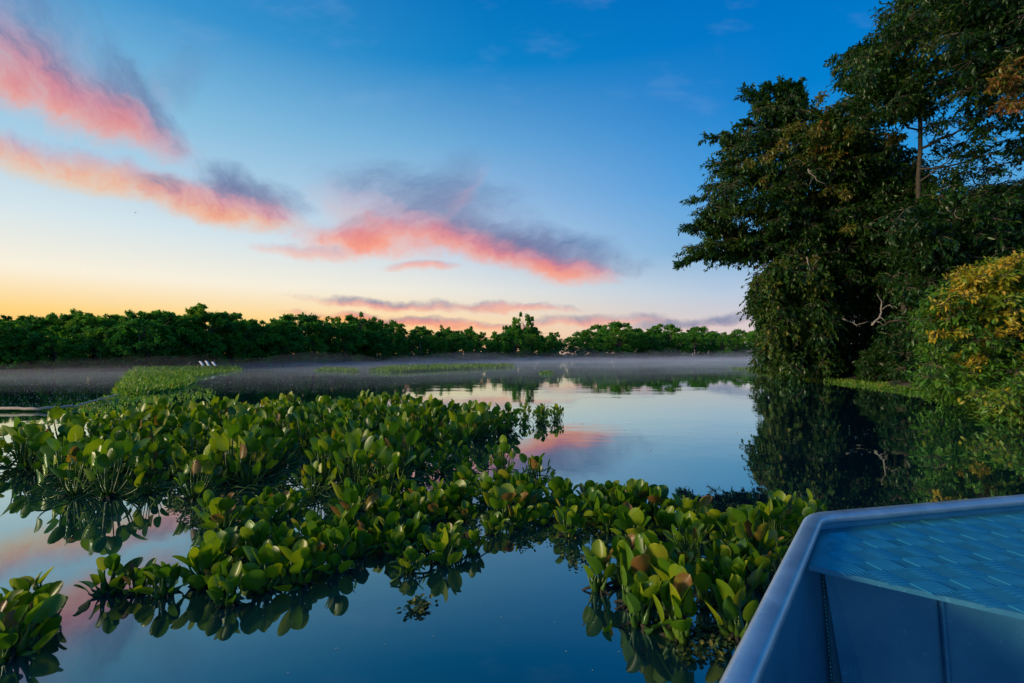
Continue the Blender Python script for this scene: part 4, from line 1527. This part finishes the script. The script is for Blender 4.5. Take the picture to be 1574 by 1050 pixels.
g = Geo()
for q in range(6):
    bar(g, ((q - 2.5) * .0118, 0, 0), PI / 2, .035, .0030, .0040)
TREAD = g.mesh("tread", [M_alu_deck], True)
pa = math.atan2(dd.y, dd.x)
e1, e2 = dd, Vector((-dd.y, dd.x, 0))
pitch = .078
deck_poly = [(D0.x, D0.y), (D2.x, D2.y), (Bd.x, Bd.y), (Cd.x, Cd.y)]


def inside_margin(c, mrg):
    for k in range(8):
        a = k * PI / 4
        if not in_poly(c.x + mrg * math.cos(a), c.y + mrg * math.sin(a), deck_poly):
            return False
    return True


cnt = 0
for i in range(-2, 34):
    for j in range(-1, 26):
        c = D0 + e1 * (i * pitch) + e2 * (j * pitch + .028)
        if not inside_margin(c, .022) or cnt >= 296: continue
        o = link("tread", TREAD, deck)
        o.location = (c.x, c.y, DZ + .0002)
        o.rotation_euler = (0, 0, pa + (PI / 4 if (i + j) % 2 else -PI / 4))
        cnt += 1
print("TREADS", cnt)

# ------------------------------------------------------------------ mist over the water
def mist_layer(name, hmax, density, seed, color=(.86, .82, .84, 1)):
    xs = np.linspace(-60, 75, 110); ys = np.concatenate([np.linspace(9, 50, 70), np.linspace(52, 190, 60)])
    X, Y = np.meshgrid(xs, ys)
    H = np.zeros_like(X)
    for i in range(X.shape[0]):
        for j in range(X.shape[1]):
            x, y = X[i, j], Y[i, j]
            n = mnoise.noise(Vector((x * .10, y * .08, seed))) + .6 * mnoise.noise(Vector((x * .35, y * .22, seed + 9))) + .3 * mnoise.noise(Vector((x * .9, y * .6, seed + 4)))
            near_f = min(1, max(0, (y - 13 - max(0, x + 1) * .6) / 18)) * (.40 + .60 * min(1, max(0, (y - 22) / 90)))
            H[i, j] = hmax * near_f * max(0.0, .5 + .75 * n) * 1.6
    H[0, :] = H[-1, :] = 0; H[:, 0] = H[:, -1] = 0
    H += .018
    ny, nx = X.shape
    top = np.stack([X, Y, H], -1).reshape(-1, 3)
    bot = np.stack([X, Y, np.full_like(X, .012)], -1).reshape(-1, 3)
    i, j = np.meshgrid(np.arange(ny - 1), np.arange(nx - 1), indexing="ij")
    a = i * nx + j
    Qt = np.stack([a, a + 1, a + nx + 1, a + nx], -1).reshape(-1, 4)
    Qb = Qt[:, ::-1] + nx * ny
    rim = [k for k in range(nx)] + [k * nx + nx - 1 for k in range(1, ny)] + [(ny - 1) * nx + k for k in range(nx - 2, -1, -1)] + [k * nx for k in range(ny - 2, 0, -1)]
    rim = np.array(rim); r2 = np.roll(rim, -1)
    Qs = np.stack([rim + nx * ny, r2 + nx * ny, r2, rim], -1)
    m, t = mat(name); T = NT(t)
    v = T.n("ShaderNodeVolumePrincipled")
    v.inputs["Color"].default_value = color
    v.inputs["Density"].default_value = density
    v.inputs["Anisotropy"].default_value = .2
    o = T.n("ShaderNodeOutputMaterial"); T.l(v.outputs[0], o.inputs["Volume"])
    me = make_mesh(name, np.vstack([top, bot]), [np.concatenate([Qt, Qb, Qs])], m)
    ob = link("mist", me)
    tag(ob, "thin pinkish dawn mist lying on the river", "mist", kind="stuff")
    return ob


mist_layer("mist_low", .6, .021, 3.0, (.92, .84, .82, 1))
mist_layer("mist_high", 1.7, .006, 17.0, (.92, .82, .82, 1))
